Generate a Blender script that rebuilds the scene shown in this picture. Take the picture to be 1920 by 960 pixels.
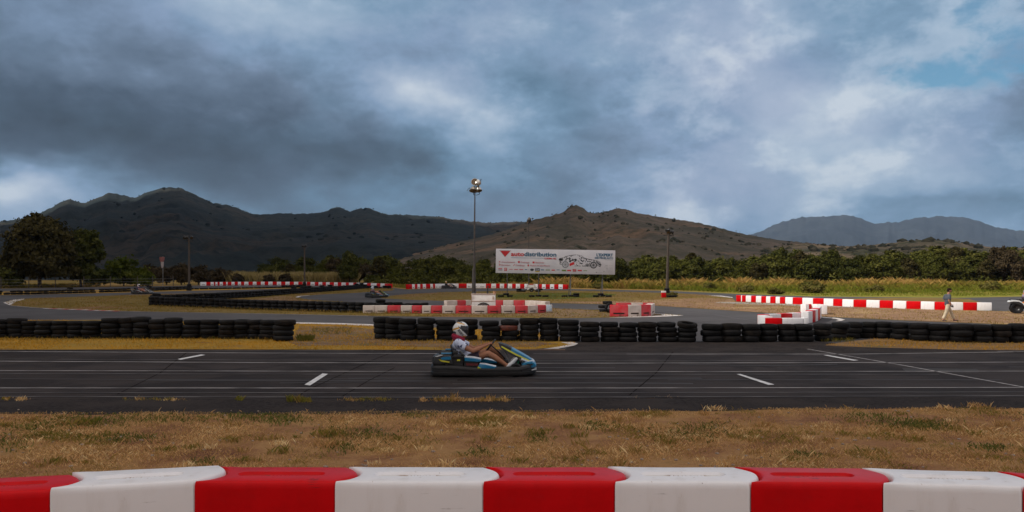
import bpy, bmesh, math, random
import numpy as np
from mathutils import Vector, Matrix, noise as mnoise

for o in list(bpy.data.objects):
    bpy.data.objects.remove(o)
SC = bpy.context.scene
COL = SC.collection
rnd = random.Random(7)
R = math.radians

# ------------------------------------------------------------------ camera
F = 1500.0      # focal length in photo pixels (photo 1920 wide)
HY = 535.0      # row of the eye level in the photo
H = 1.77        # camera height
cd = bpy.data.cameras.new("camera")
cam = bpy.data.objects.new("camera", cd)
COL.objects.link(cam)
cam.location = (0, 0, H)
cam.rotation_euler = (R(90), 0, 0)
cd.sensor_width = 36.0
cd.lens = F / 1920 * 36.0
cd.shift_y = (HY - 480) / 1920
cd.clip_start = 0.1
cd.clip_end = 20000
SC.camera = cam

SC.view_settings.view_transform = 'Standard'
SC.view_settings.look = 'None'
SC.view_settings.exposure = 0.0
SC.view_settings.gamma = 1.0
SC.view_settings.use_curve_mapping = False
SC.cycles.max_bounces = 6
SC.cycles.diffuse_bounces = 3
SC.cycles.glossy_bounces = 2
SC.cycles.volume_bounces = 0
SC.cycles.transparent_max_bounces = 6
SC.cycles.use_denoising = True


def lin(v):
    v /= 255.0
    return v / 12.92 if v <= 0.04045 else ((v + 0.055) / 1.055) ** 2.4


def S(r, g, b):
    return (lin(r), lin(g), lin(b), 1.0)


# ------------------------------------------------------------------ sun
SUN_DIR = Vector((-0.74, -0.16, 0.66)).normalized()
sd = bpy.data.lights.new("sun", 'SUN')
sd.energy = 4.4
sd.angle = R(1.6)
sd.color = (1.0, 0.93, 0.82)
sun = bpy.data.objects.new("sun", sd)
COL.objects.link(sun)
sun.rotation_euler = (-SUN_DIR).to_track_quat('-Z', 'Y').to_euler()
SUN_EL = math.asin(SUN_DIR.z)
SUN_AZ = math.atan2(SUN_DIR.x, SUN_DIR.y)

# ------------------------------------------------------------------ world: Nishita sky behind broken cloud
w = bpy.data.worlds.new("World")
SC.world = w
w.use_nodes = True
NT = w.node_tree
NT.nodes.clear()


class NB:
    """small node-building helper"""

    def __init__(self, nt):
        self.nt = nt

    def n(self, t, **kw):
        x = self.nt.nodes.new(t)
        for k, v in kw.items():
            setattr(x, k, v)
        return x

    def put(self, sock, v):
        if v is None:
            return
        if isinstance(v, (int, float, tuple, list)):
            sock.default_value = v
        else:
            self.nt.links.new(v, sock)

    def m(self, op, a, b=None, c=None, clamp=False):
        x = self.n('ShaderNodeMath', operation=op)
        x.use_clamp = clamp
        self.put(x.inputs[0], a)
        self.put(x.inputs[1], b)
        self.put(x.inputs[2], c)
        return x.outputs[0]

    def v(self, op, a, b=None):
        x = self.n('ShaderNodeVectorMath', operation=op)
        self.put(x.inputs[0], a)
        self.put(x.inputs[1], b)
        return x.outputs[0]

    def mix(self, f, a, b, blend='MIX'):
        x = self.n('ShaderNodeMix', data_type='RGBA', blend_type=blend)
        x.clamp_factor = True
        self.put(x.inputs[0], f)
        self.put(x.inputs[6], a)
        self.put(x.inputs[7], b)
        return x.outputs[2]

    def noise(self, vec, scale, detail=5, rough=0.55, dist=0.0):
        x = self.n('ShaderNodeTexNoise')
        self.put(x.inputs['Vector'], vec)
        x.inputs['Scale'].default_value = scale
        x.inputs['Detail'].default_value = detail
        x.inputs['Roughness'].default_value = rough
        x.inputs['Distortion'].default_value = dist
        return x

    def ramp(self, f, stops):
        x = self.n('ShaderNodeValToRGB')
        self.put(x.inputs[0], f)
        e = x.color_ramp.elements
        while len(e) < len(stops):
            e.new(0.5)
        for i, (p, c) in enumerate(stops):
            e[i].position = p
            e[i].color = c if len(c) == 4 else (*c, 1)
        return x.outputs[0]

    def mapr(self, f, a, b, c=0.0, d=1.0, smooth=True):
        x = self.n('ShaderNodeMapRange')
        x.interpolation_type = 'SMOOTHSTEP' if smooth else 'LINEAR'
        self.put(x.inputs[0], f)
        x.inputs[1].default_value = a
        x.inputs[2].default_value = b
        x.inputs[3].default_value = c
        x.inputs[4].default_value = d
        return x.outputs[0]


b = NB(NT)
tc = b.n('ShaderNodeTexCoord')
dirv = b.v('NORMALIZE', tc.outputs['Generated'])
sx = b.n('ShaderNodeSeparateXYZ')
NT.links.new(dirv, sx.inputs[0])
mp = b.n('ShaderNodeMapping')
mp.inputs['Scale'].default_value = (1, 1, 1.7)
NT.links.new(dirv, mp.inputs[0])
dv = mp.outputs[0]
warp = b.noise(dv, 3.2, 5, 0.6)
ws = b.n('ShaderNodeSeparateColor')
NT.links.new(warp.outputs['Color'], ws.inputs[0])
az = b.m('ARCTAN2', sx.outputs[0], sx.outputs[1])
el = b.m('ARCSINE', sx.outputs[2])
azw = b.m('ADD', az, b.m('MULTIPLY', b.m('SUBTRACT', ws.outputs[0], 0.5), 0.30))
elw = b.m('ADD', el, b.m('MULTIPLY', b.m('SUBTRACT', ws.outputs[1], 0.5), 0.16))


def sky_ang(px, py):
    X, Z = (px - 960) / F, (HY - py) / F
    return math.atan(X), math.atan(Z / math.sqrt(1 + X * X))


def blob(px, py, sxp, syp, amp):
    a, e = sky_ang(px, py)
    u = b.m('MULTIPLY', b.m('SUBTRACT', azw, a), F / sxp)
    v = b.m('MULTIPLY', b.m('SUBTRACT', elw, e), F / syp)
    q = b.m('ADD', b.m('MULTIPLY', u, u), b.m('MULTIPLY', v, v))
    return b.m('MULTIPLY', b.m('EXPONENT', b.m('MULTIPLY', q, -1.0)), amp)


def total(start, blobs):
    acc = start
    for q in blobs:
        acc = b.m('ADD', acc, blob(*q))
    return acc


n1 = b.noise(dv, 2.6, 7, 0.55, 0.3).outputs[0]
n2 = b.noise(dv, 8.0, 9, 0.60, 0.15).outputs[0]
base = b.m('ADD', b.m('MULTIPLY', b.m('SUBTRACT', n1, 0.5), 0.55), b.m('MULTIPLY', b.m('SUBTRACT', n2, 0.5), 0.46))
n3 = b.noise(dv, 26.0, 5, 0.6, 0.3).outputs[0]
base = b.m('ADD', base, b.m('MULTIPLY', b.m('SUBTRACT', n3, 0.5), 0.20))
puff = b.mapr(b.noise(dv, 7.5, 10, 0.60, 0.1).outputs[0], 0.46, 0.64)
puff = b.m('MULTIPLY', puff, b.m('ADD', b.m('MULTIPLY', b.mapr(az, -0.35, 0.25), 0.17), 0.05))
base = b.m('ADD', base, puff)
base = b.m('ADD', base, 0.53)
bright = total(base, [
    (60, 230, 420, 120, -0.24), (350, 300, 420, 80, -0.32), (560, 190, 420, 110, -0.17), (880, 330, 260, 90, -0.10),
    (520, 20, 170, 60, 0.24), (840, 215, 160, 75, 0.50), (780, 345, 130, 28, 0.18), (1010, 50, 240, 70, 0.10),
    (1340, 120, 170, 220, 0.13), (1060, 310, 110, 45, 0.16), (1560, 245, 160, 60, 0.30), (1270, 380, 40, 40, 0.15), (1650, 335, 300, 45, 0.26),
    (1560, 395, 150, 22, 0.16), (30, 385, 130, 38, 0.46), (-150, 380, 130, 40, 0.4), (700, 395, 240, 40, -0.08),
    (1750, 60, 260, 110, 0.12), (150, 40, 420, 75, 0.13), (900, 80, 300, 80, 0.06), (1780, 290, 110, 40, -0.07), (1130, 200, 130, 70, -0.12), (1900, 400, 140, 28, -0.12), (1640, 398, 200, 12, -0.16), (620, 330, 200, 50, -0.10), (120, 60, 140, 110, -0.05), (1480, 330, 90, 40, -0.04),
])
cl_a = b.ramp(bright, [(0.0, S(58, 70, 84)), (0.2, S(76, 92, 110)), (0.42, S(108, 127, 150)), (0.6, S(138, 160, 190)), (0.8, S(170, 185, 208)), (1.0, S(206, 215, 227))])
cl_b = b.ramp(bright, [(0.0, S(56, 70, 80)), (0.2, S(76, 97, 115)), (0.42, S(100, 132, 158)), (0.6, S(126, 157, 185)), (0.8, S(164, 186, 208)), (1.0, S(202, 214, 226))])
hue = b.mapr(b.noise(dv, 3.7, 3, 0.5).outputs[0], 0.35, 0.65)
hue = total(hue, [(650, 400, 300, 60, 0.6), (650, 160, 300, 100, -0.6), (1380, 130, 120, 220, -0.5)])
cloud = b.mix(hue, cl_a, cl_b)
# unseen sky overhead and behind the viewer, brightened to raise the ambient light
over = b.mapr(sx.outputs[2], 0.36, 0.85, 1.0, 2.2)
behind = b.mapr(sx.outputs[1], -0.2, 0.5, 1.25, 1.0)
# warm grey put into that unseen sky to neutralise the ambient light
nearby = b.m('MAXIMUM', b.mapr(sx.outputs[2], 0.34, 0.7), b.mapr(sx.outputs[1], 0.35, -0.2))
cloud = b.mix(b.m('MULTIPLY', nearby, 0.85), cloud, S(172, 161, 151))
cs = b.n('ShaderNodeVectorMath', operation='SCALE')
NT.links.new(cloud, cs.inputs[0])
NT.links.new(b.m('MULTIPLY', b.m('MULTIPLY', over, behind), 10.0), cs.inputs['Scale'])
sky = b.n('ShaderNodeTexSky', sky_type='NISHITA')
sky.sun_disc = False
sky.sun_elevation = SUN_EL
sky.sun_rotation = SUN_AZ
sky.dust_density = 0.6
hole = total(b.m('MULTIPLY', b.mapr(az, 0.15, 0.45), b.m('ADD', b.m('MULTIPLY', b.m('SUBTRACT', n2, 0.56), 4.0), b.m('MULTIPLY', b.m('SUBTRACT', n3, 0.5), 2.6))), [
    (1670, 150, 80, 34, 0.95), (1890, 70, 90, 90, 0.60), (1770, 140, 120, 32, 0.55), (1560, 60, 120, 70, 0.22), (1180, 20, 40, 60, 0.35), (60, 40, 160, 110, 0.35), (1920, 130, 60, 40, 0.5)])
hole = b.mapr(hole, 0.20, 1.35, 0.0, 0.85)
blue = b.mix(1.0, sky.outputs[0], (0.50, 0.92, 1.0, 1), 'MULTIPLY')
fin = b.mix(hole, cs.outputs[0], blue)
bg = b.n('ShaderNodeBackground')
NT.links.new(fin, bg.inputs[0])
bg.inputs[1].default_value = 0.1
wo = b.n('ShaderNodeOutputWorld')
NT.links.new(bg.outputs[0], wo.inputs[0])

# ------------------------------------------------------------------ terrain profile and pixel -> ground
BRK = [30.0, 36.0, 42.0, 48.0, 160.0, 260.0]
SLOPE = [0.005, 0.010, 0.015, 0.020, 0.010]


def zg(Y):
    z = 0.0
    for i, s in enumerate(SLOPE):
        if Y > BRK[i]:
            z += (min(Y, BRK[i + 1]) - BRK[i]) * s
    return z


def Yg(py):
    k = (py - HY) / F
    lo, hi = 1.0, 259.0
    for _ in range(60):
        mid = 0.5 * (lo + hi)
        if (H - zg(mid)) / mid > k:
            lo = mid
        else:
            hi = mid
    return 0.5 * (lo + hi)


def G(px, py, dz=0.0):
    Y = Yg(py)
    return Vector(((px - 960) * Y / F, Y, zg(Y) + dz))


def ppm(py):
    return F / Yg(py)


# ------------------------------------------------------------------ object helpers
def tag(o, label=None, cat=None, group=None, kind=None):
    if label:
        o['label'] = label
    if cat:
        o['category'] = cat
    if group:
        o['group'] = group
    if kind:
        o['kind'] = kind
    return o


def empty(name, loc, rz=0.0, label=None, cat=None, group=None):
    o = bpy.data.objects.new(name, None)
    COL.objects.link(o)
    o.location = loc
    o.rotation_euler = (0, 0, rz)
    o.empty_display_size = 0.1
    return tag(o, label, cat, group)


def link(name, me, parent=None, loc=None):
    o = bpy.data.objects.new(name, me)
    COL.objects.link(o)
    if parent:
        o.parent = parent
    if loc is not None:
        o.location = loc
    return o


def copy_tree(o, parent=None):
    c = o.copy()
    COL.objects.link(c)
    if parent:
        c.parent = parent
    for ch in o.children:
        copy_tree(ch, c)
    return c


class MB:
    """collects shapes and builds ONE mesh"""

    def __init__(self):
        self.v, self.f, self.mi = [], [], []

    def add(self, vs, fs, mi=0):
        k = len(self.v)
        self.v += [tuple(q) for q in vs]
        self.f += [tuple(i + k for i in f) for f in fs]
        self.mi += [mi] * len(fs)

    def box(self, c, s, rot=None, mi=0, bev=0.0):
        bm = bmesh.new()
        bmesh.ops.create_cube(bm, size=1.0)
        bmesh.ops.scale(bm, vec=s, verts=bm.verts)
        if bev > 0:
            bmesh.ops.bevel(bm, geom=list(bm.edges), offset=bev, segments=2, profile=0.6, affect='EDGES')
        M4 = Matrix.Translation(c) @ (rot.to_4x4() if rot is not None else Matrix.Identity(4))
        bm.verts.ensure_lookup_table()
        self.add([M4 @ q.co for q in bm.verts], [[q.index for q in f.verts] for f in bm.faces], mi)
        bm.free()

    def tube(self, pts, rad, n=8, mi=0, caps=True, round_ends=False):
        pts = [Vector(p) for p in pts]
        rad = [rad] * len(pts) if isinstance(rad, (int, float)) else list(rad)
        if round_ends:
            d0 = (pts[0] - pts[1]).normalized()
            d1 = (pts[-1] - pts[-2]).normalized()
            pre, post = [], []
            for a in (80, 55, 28):
                pre.append((pts[0] + d0 * rad[0] * math.sin(R(a)), rad[0] * math.cos(R(a))))
            for a in (28, 55, 80):
                post.append((pts[-1] + d1 * rad[-1] * math.sin(R(a)), rad[-1] * math.cos(R(a))))
            P2 = [q[0] for q in pre] + pts + [q[0] for q in post]
            R2 = [q[1] for q in pre] + rad + [q[1] for q in post]
            pts, rad = P2, R2
        rings = []
        up = None
        for i, p in enumerate(pts):
            a = pts[max(i - 1, 0)]
            c = pts[min(i + 1, len(pts) - 1)]
            t = (c - a).normalized()
            if up is None:
                up = Vector((0, 0, 1)) if abs(t.z) < 0.9 else Vector((1, 0, 0))
            s = t.cross(up).normalized()
            up = s.cross(t).normalized()
            rings.append([p + (s * math.cos(2 * math.pi * j / n) + up * math.sin(2 * math.pi * j / n)) * rad[i] for j in range(n)])
        vs = [q for r in rings for q in r]
        fs = []
        for i in range(len(rings) - 1):
            for j in range(n):
                fs.append((i * n + j, i * n + (j + 1) % n, (i + 1) * n + (j + 1) % n, (i + 1) * n + j))
        if caps:
            fs.append(tuple(range(n))[::-1])
            fs.append(tuple((len(rings) - 1) * n + j for j in range(n)))
        self.add(vs, fs, mi)

    def lathe(self, prof, n=24, mi=0, M4=None, closed=False, rmod=None):
        """prof: (r, z) list, round the Z axis"""
        vs, fs = [], []
        for j in range(n):
            a = 2 * math.pi * j / n
            for i, (r, z) in enumerate(prof):
                rr = r + (rmod(i, j) if rmod else 0)
                q = Vector((rr * math.cos(a), rr * math.sin(a), z))
                vs.append(M4 @ q if M4 is not None else q)
        k = len(prof)
        for j in range(n):
            for i in range(k if closed else k - 1):
                i2 = (i + 1) % k
                j2 = (j + 1) % n
                fs.append((j * k + i, j2 * k + i, j2 * k + i2, j * k + i2))
        self.add(vs, fs, mi)

    def prism(self, poly, d0, d1, M4=None, mi=0):
        """poly in local XZ, extruded along Y from d0 to d1"""
        n = len(poly)
        vs = [Vector((p[0], d0, p[1])) for p in poly] + [Vector((p[0], d1, p[1])) for p in poly]
        if M4 is not None:
            vs = [M4 @ q for q in vs]
        fs = [tuple(range(n)), tuple(range(2 * n - 1, n - 1, -1))]
        for i in range(n):
            fs.append((i, i + n, (i + 1) % n + n, (i + 1) % n))
        self.add(vs, fs, mi)

    def loft(self, secs, mi=0, closed=True, caps=True, mfun=None):
        """secs: list of equal-length point rings"""
        n = len(secs[0])
        vs = [q for s in secs for q in s]
        fs, ms = [], []
        for i in range(len(secs) - 1):
            for j in range(n if closed else n - 1):
                fs.append((i * n + j, i * n + (j + 1) % n, (i + 1) * n + (j + 1) % n, (i + 1) * n + j))
                ms.append(mfun(i, j) if mfun else mi)
        if caps:
            fs.append(tuple(range(n))[::-1])
            fs.append(tuple((len(secs) - 1) * n + j for j in range(n)))
            ms += [mi, mi]
        k = len(self.v)
        self.v += [tuple(q) for q in vs]
        self.f += [tuple(i + k for i in f) for f in fs]
        self.mi += ms

    def ball(self, c, r, nu=14, nv=10, mi=0, rot=None):
        r = (r, r, r) if isinstance(r, (int, float)) else r
        vs, fs = [], []
        for i in range(1, nv):
            t = math.pi * i / nv
            for j in range(nu):
                a = 2 * math.pi * j / nu
                q = Vector((r[0] * math.sin(t) * math.cos(a), r[1] * math.sin(t) * math.sin(a), r[2] * math.cos(t)))
                vs.append(Vector(c) + (rot @ q if rot is not None else q))
        top, bot = Vector((0, 0, r[2])), Vector((0, 0, -r[2]))
        vs.append(Vector(c) + (rot @ top if rot is not None else top))
        vs.append(Vector(c) + (rot @ bot if rot is not None else bot))
        for i in range(nv - 2):
            for j in range(nu):
                fs.append((i * nu + j, (i + 1) * nu + j, (i + 1) * nu + (j + 1) % nu, i * nu + (j + 1) % nu))
        T, B = len(vs) - 2, len(vs) - 1
        for j in range(nu):
            fs.append((T, j, (j + 1) % nu))
            fs.append((B, (nv - 2) * nu + (j + 1) % nu, (nv - 2) * nu + j))
        self.add(vs, fs, mi)

    def mesh(self, name, mats, smooth=35, fix=True):
        me = bpy.data.meshes.new(name)
        me.from_pydata(self.v, [], self.f)
        for m in (mats if isinstance(mats, (list, tuple)) else [mats]):
            me.materials.append(m)
        me.polygons.foreach_set('material_index', self.mi)
        if fix:
            bm = bmesh.new()
            bm.from_mesh(me)
            bmesh.ops.recalc_face_normals(bm, faces=bm.faces)
            bm.to_mesh(me)
            bm.free()
        if smooth:
            me.polygons.foreach_set('use_smooth', [True] * len(me.polygons))
            me.set_sharp_from_angle(angle=R(smooth))
        me.update()
        return me

    def build(self, name, mats, parent=None, loc=None, smooth=35, fix=True):
        return link(name, self.mesh(name, mats, smooth, fix), parent, loc)


def np_mesh(name, verts, faces_n, mat, tint=None, nrm=None):
    """verts: (N*k,3) array, every k verts make one face"""
    k = faces_n
    nv = len(verts)
    nf = nv // k
    me = bpy.data.meshes.new(name)
    me.vertices.add(nv)
    me.vertices.foreach_set('co', np.asarray(verts, dtype=np.float32).ravel())
    me.loops.add(nv)
    me.loops.foreach_set('vertex_index', np.arange(nv, dtype=np.int32))
    me.polygons.add(nf)
    me.polygons.foreach_set('loop_start', np.arange(0, nv, k, dtype=np.int32))
    me.polygons.foreach_set('loop_total', np.full(nf, k, dtype=np.int32))
    me.update(calc_edges=True)
    if tint is not None:
        at = me.attributes.new('tint', 'FLOAT', 'FACE')
        at.data.foreach_set('value', np.asarray(tint, dtype=np.float32))
    me.materials.append(mat)
    return me


# ------------------------------------------------------------------ materials
def M(name, c, rough=0.7, c2=None, scale=4.0, lo=0.35, hi=0.65, detail=6, stretch=None, bump=0.0, bscale=40.0, metal=0.0,
      spec=0.5, coat=0.0, rand=0.0, c3=None, scale3=1.0, lo3=0.45, hi3=0.6, world=False, bdist=0.01, trans=0.0):
    m = bpy.data.materials.new(name)
    m.use_nodes = True
    nt = m.node_tree
    B = NB(nt)
    p = nt.nodes['Principled BSDF']
    p.inputs['Roughness'].default_value = rough
    p.inputs['Metallic'].default_value = metal
    p.inputs['Specular IOR Level'].default_value = spec
    p.inputs['Coat Weight'].default_value = coat
    p.inputs['Transmission Weight'].default_value = trans
    if world:
        vec = B.n('ShaderNodeNewGeometry').outputs['Position']
    else:
        vec = B.n('ShaderNodeTexCoord').outputs['Object']
    if stretch:
        mpn = B.n('ShaderNodeMapping')
        mpn.inputs['Scale'].default_value = stretch
        nt.links.new(vec, mpn.inputs[0])
        svec = mpn.outputs[0]
    else:
        svec = vec
    col = tuple(c)
    if c2:
        f = B.mapr(B.noise(svec, scale, detail, 0.6).outputs[0], lo, hi)
        col = B.mix(f, tuple(c), tuple(c2))
    if c3:
        f3 = B.mapr(B.noise(svec if name.endswith('plastic') else vec, scale3, 5, 0.6, 0.4).outputs[0], lo3, hi3)
        col = B.mix(f3, col, tuple(c3))
    if rand:
        oi = B.n('ShaderNodeObjectInfo')
        k = B.mapr(oi.outputs['Random'], 0, 1, 1 - rand, 1 + rand, False)
        hs = B.n('ShaderNodeHueSaturation')
        B.put(hs.inputs['Value'], k)
        B.put(hs.inputs['Color'], col)
        col = hs.outputs[0]
    B.put(p.inputs['Base Color'], col)
    if bump:
        bn = B.n('ShaderNodeBump')
        bn.inputs['Strength'].default_value = bump
        bn.inputs['Distance'].default_value = bdist
        nt.links.new(B.noise(vec, bscale, 4, 0.6).outputs[0], bn.inputs['Height'])
        nt.links.new(bn.outputs[0], p.inputs['Normal'])
    return m


def M_tint(name, stops, rough=0.8, transl=0.25, patch=None):
    """leaf and blade material: colour picked by the face's own tint"""
    m = bpy.data.materials.new(name)
    m.use_nodes = True
    nt = m.node_tree
    B = NB(nt)
    nt.nodes.remove(nt.nodes['Principled BSDF'])
    a = B.n('ShaderNodeAttribute', attribute_name='tint')
    c = B.ramp(a.outputs['Fac'], stops)
    d = B.n('ShaderNodeBsdfDiffuse')
    t = B.n('ShaderNodeBsdfTranslucent')
    nt.links.new(c, d.inputs[0])
    nt.links.new(c, t.inputs[0])
    mx = B.n('ShaderNodeMixShader')
    mx.inputs[0].default_value = transl
    nt.links.new(d.outputs[0], mx.inputs[1])
    nt.links.new(t.outputs[0], mx.inputs[2])
    nt.links.new(mx.outputs[0], nt.nodes['Material Output'].inputs[0])
    return m


L = lambda r, g, bb: (r, g, bb, 1.0)
MAT = {}
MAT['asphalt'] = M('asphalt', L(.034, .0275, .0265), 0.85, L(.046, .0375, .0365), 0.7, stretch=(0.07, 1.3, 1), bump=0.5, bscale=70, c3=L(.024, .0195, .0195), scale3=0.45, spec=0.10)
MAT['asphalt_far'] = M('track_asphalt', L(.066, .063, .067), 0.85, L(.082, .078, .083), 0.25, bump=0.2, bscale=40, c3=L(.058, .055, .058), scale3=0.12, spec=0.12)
MAT['shoulder'] = M('rough_asphalt', L(.020, .017, .017), 0.95, L(.048, .040, .039), 14.0, bump=1.0, bscale=45, spec=0.08, c3=L(.046, .038, .036), scale3=1.2, bdist=0.03)
MAT['paint'] = M('road_paint', L(.38, .36, .36), 0.8, L(.07, .064, .066), 2.5, lo=0.42, hi=0.66, detail=8, stretch=(0.5, 4, 1))
MAT['paint_clean'] = M('fresh_road_paint', L(.72, .72, .74), 0.7, L(.5, .5, .5), 6.0)
MAT['paint_worn'] = M('worn_road_paint', L(.15, .14, .14), 0.85, L(.036, .032, .034), 3.0, lo=0.38, hi=0.58, detail=8, stretch=(0.4, 4, 1))
MAT['kerb_white'] = M('kerb_white', L(.60, .57, .56), 0.8, L(.36, .33, .32), 1.5, c3=L(.25, .2, .18), scale3=2.5, lo3=.58, hi3=.75)
MAT['kerb_red'] = M('kerb_red', L(.42, .05, .04), 0.8, L(.3, .06, .05), 2.0)
MAT['crack'] = M('crack_filler', L(.010, .008, .008), 0.95, spec=0.0)
MAT['soil_fg'] = M('dry_turf', L(.125, .080, .048), 0.95, L(.20, .140, .080), 9.0, bump=0.8, bscale=30, c3=L(.10, .058, .038), scale3=1.3, lo3=.5, hi3=.7, spec=0.1, bdist=0.04)
MAT['grass_olive'] = M('olive_turf', L(.135, .098, .026), 0.95, L(.185, .125, .040), 0.35, bump=0.6, bscale=12, c3=L(.19, .105, .05), scale3=0.16, lo3=.5, hi3=.68, spec=0.1, bdist=0.05)
MAT['grass_gold'] = M('golden_turf', L(.33, .185, .030), 0.95, L(.26, .165, .034), 0.6, bump=0.6, bscale=14, c3=L(.13, .075, .045), scale3=0.3, lo3=.55, hi3=.7, spec=0.1, bdist=0.05)
MAT['dirt'] = M('dry_dirt', L(.27, .165, .100), 0.95, L(.19, .115, .070), 1.6, bump=0.8, bscale=9, c3=L(.31, .21, .11), scale3=0.35, lo3=.48, hi3=.68, spec=0.1, bdist=0.08)
MAT['dirt_brown'] = M('brown_dirt', L(.14, .088, .058), 0.95, L(.20, .135, .075), 1.8, bump=0.8, bscale=14, c3=L(.12, .10, .035), scale3=0.7, lo3=.52, hi3=.68, spec=0.1, bdist=0.05)
MAT['tyre'] = M('tyre_rubber', L(.0045, .0043, .0052), 0.72, L(.008, .0072, .0074), 6.0, bump=0.5, bscale=30, rand=0.35, spec=0.22, c3=L(.032, .025, .02), scale3=4.0, lo3=.62, hi3=.78)
MAT['tyre_dusty'] = M('dusty_tyre_rubber', L(.020, .016, .0135), 0.85, L(.008, .007, .007), 4.0, lo=.38, hi=.62, bump=.4, bscale=30, spec=.15)
MAT['tyre_red'] = M('reddish_rubber', L(.16, .035, .018), 0.7, L(.07, .02, .014), 5.0, bump=0.4, bscale=30)
MAT['red'] = M('red_plastic', L(.60, .0015, .005), 0.36, L(.50, .0015, .004), 3.0, coat=0.0, c3=L(.50, .006, .010), scale3=7.0, lo3=.6, hi3=.8, spec=0.12)
MAT['white'] = M('white_plastic', L(.80, .79, .82), 0.42, L(.66, .63, .63), 3.5, lo=.48, hi=.88, detail=9, stretch=(2.2, 2.2, .5), c3=L(.36, .28, .23), scale3=9.0, lo3=.66, hi3=.80, bump=.08, bscale=25)
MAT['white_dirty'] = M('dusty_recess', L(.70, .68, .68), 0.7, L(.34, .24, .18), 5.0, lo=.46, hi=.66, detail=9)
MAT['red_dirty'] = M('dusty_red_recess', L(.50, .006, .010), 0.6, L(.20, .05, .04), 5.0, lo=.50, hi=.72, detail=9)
MAT['red_worn'] = M('faded_red_plastic', L(.56, .008, .022), 0.6, L(.50, .07, .08), 2.5, c3=L(.24, .03, .035), scale3=3.0, lo3=.55, hi3=.7)
MAT['white_worn'] = M('grimy_white_plastic', L(.62, .54, .50), 0.6, L(.50, .42, .38), 2.5, c3=L(.26, .20, .16), scale3=3.0, lo3=.58, hi3=.75)
MAT['slot'] = M('slot_dark', L(.10, .075, .06), 0.9, L(.05, .035, .03), 5.0)  # slot floor toned darker than the block
MAT['blk'] = M('black_plastic', L(.009, .009, .010), 0.45, L(.017, .016, .017), 8.0, bump=0.1, bscale=60)
MAT['blk_metal'] = M('dark_steel', L(.05, .05, .052), 0.4, L(.03, .03, .03), 9.0, metal=0.6)
MAT['steel'] = M('grey_steel', L(.30, .30, .31), 0.4, L(.18, .17, .16), 7.0, metal=0.7)
MAT['blue'] = M('kart_blue', L(.008, .19, .37), 0.3, L(.007, .15, .31), 5.0, coat=0.3)
MAT['yellow'] = M('kart_yellow', L(.62, .62, .03), 0.35, L(.55, .5, .03), 5.0)
MAT['kwhite'] = M('kart_white', L(.70, .72, .74), 0.35, L(.55, .57, .6), 5.0)
MAT['kred'] = M('dark_red_metal', L(.16, .012, .016), 0.5, L(.09, .01, .012), 8.0)
MAT['green'] = M('kart_green', L(.01, .14, .07), 0.4, L(.008, .09, .05), 8.0)
MAT['skin'] = M('tanned_skin', L(.36, .165, .095), 0.55, L(.30, .13, .075), 6.0, spec=0.3)
MAT['skin_fair'] = M('fair_skin', L(.48, .23, .16), 0.55, L(.40, .18, .12), 6.0, spec=0.3)  # second, paler skin tone
MAT['hair'] = M('dark_hair', L(.014, .008, .006), 0.9, L(.024, .014, .010), 30.0, spec=.1, bump=.6, bscale=60)
MAT['shirt'] = M('patterned_shirt', L(.44, .50, .68), 0.85, L(.62, .66, .80), 9.0, c3=L(.030, .040, .13), scale3=9.0, lo3=.575, hi3=.60, bump=.5, bscale=14, bdist=.02)
MAT['shorts'] = M('navy_shorts', L(.030, .022, .040), 0.85, L(.045, .03, .05), 8.0)
MAT['scarf'] = M('crimson_scarf', L(.30, .008, .040), 0.85, L(.20, .006, .030), 14.0, bump=0.4, bscale=30)
MAT['visor'] = M('smoked_visor', L(.02, .022, .026), 0.12, L(.03, .03, .035), 4.0)
MAT['gold'] = M('gold_trim', L(.62, .30, .02), 0.4, L(.5, .24, .02), 8.0)
MAT['hwhite'] = M('helmet_white', L(.74, .74, .72), 0.25, L(.66, .66, .65), 6.0, coat=0.4)
MAT['tee_grey'] = M('slate_tshirt', L(.060, .070, .092), 0.9, L(.085, .10, .125), 8.0, bump=0.3, bscale=30)
MAT['chino'] = M('beige_trousers', L(.60, .51, .38), 0.9, L(.48, .40, .29), 7.0, bump=0.4, bscale=25)
MAT['shoe'] = M('dark_shoe', L(.05, .045, .04), 0.7, L(.09, .08, .07), 12.0)
MAT['bark'] = M('bark', L(.075, .055, .042), 0.95, L(.045, .034, .027), 6.0, bump=0.6, bscale=12)
MAT['wood'] = M('weathered_pole_wood', L(.085, .068, .055), 0.9, L(.055, .043, .036), 4.0, stretch=(8, 8, 0.6), bump=0.4, bscale=20)
MAT['board'] = M('billboard_sheet', L(.62, .62, .68), 0.55, L(.55, .55, .62), 0.8)
MAT['ad_red'] = M('ad_red', L(.50, .012, .02), 0.6)
MAT['ad_blue'] = M('ad_blue', L(.012, .10, .20), 0.6)
MAT['ad_dark'] = M('ad_dark', L(.030, .032, .04), 0.6)
MAT['ad_grey'] = M('ad_grey', L(.22, .23, .26), 0.6)
MAT['ad_pink'] = M('ad_pink', L(.50, .12, .15), 0.6)
MAT['ad_green'] = M('ad_green', L(.12, .18, .03), 0.6)
MAT['ad_yellow'] = M('ad_yellow', L(.50, .34, .02), 0.6)
MAT['trailer'] = M('trailer_white', L(.80, .78, .76), 0.5, L(.72, .69, .66), 3.0, c3=L(.30, .15, .07), scale3=5.0, lo3=.66, hi3=.8)
MAT['rust'] = M('rusty_edge', L(.30, .12, .045), 0.8, L(.42, .26, .15), 12.0)
MAT['mast'] = M('dull_mast_steel', L(.085, .078, .075), 0.6, L(.06, .05, .045), 5.0, metal=0.3)
MAT['alu'] = M('reflector', L(.62, .60, .56), 0.3, L(.45, .42, .38), 8.0, metal=0.8)
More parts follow.
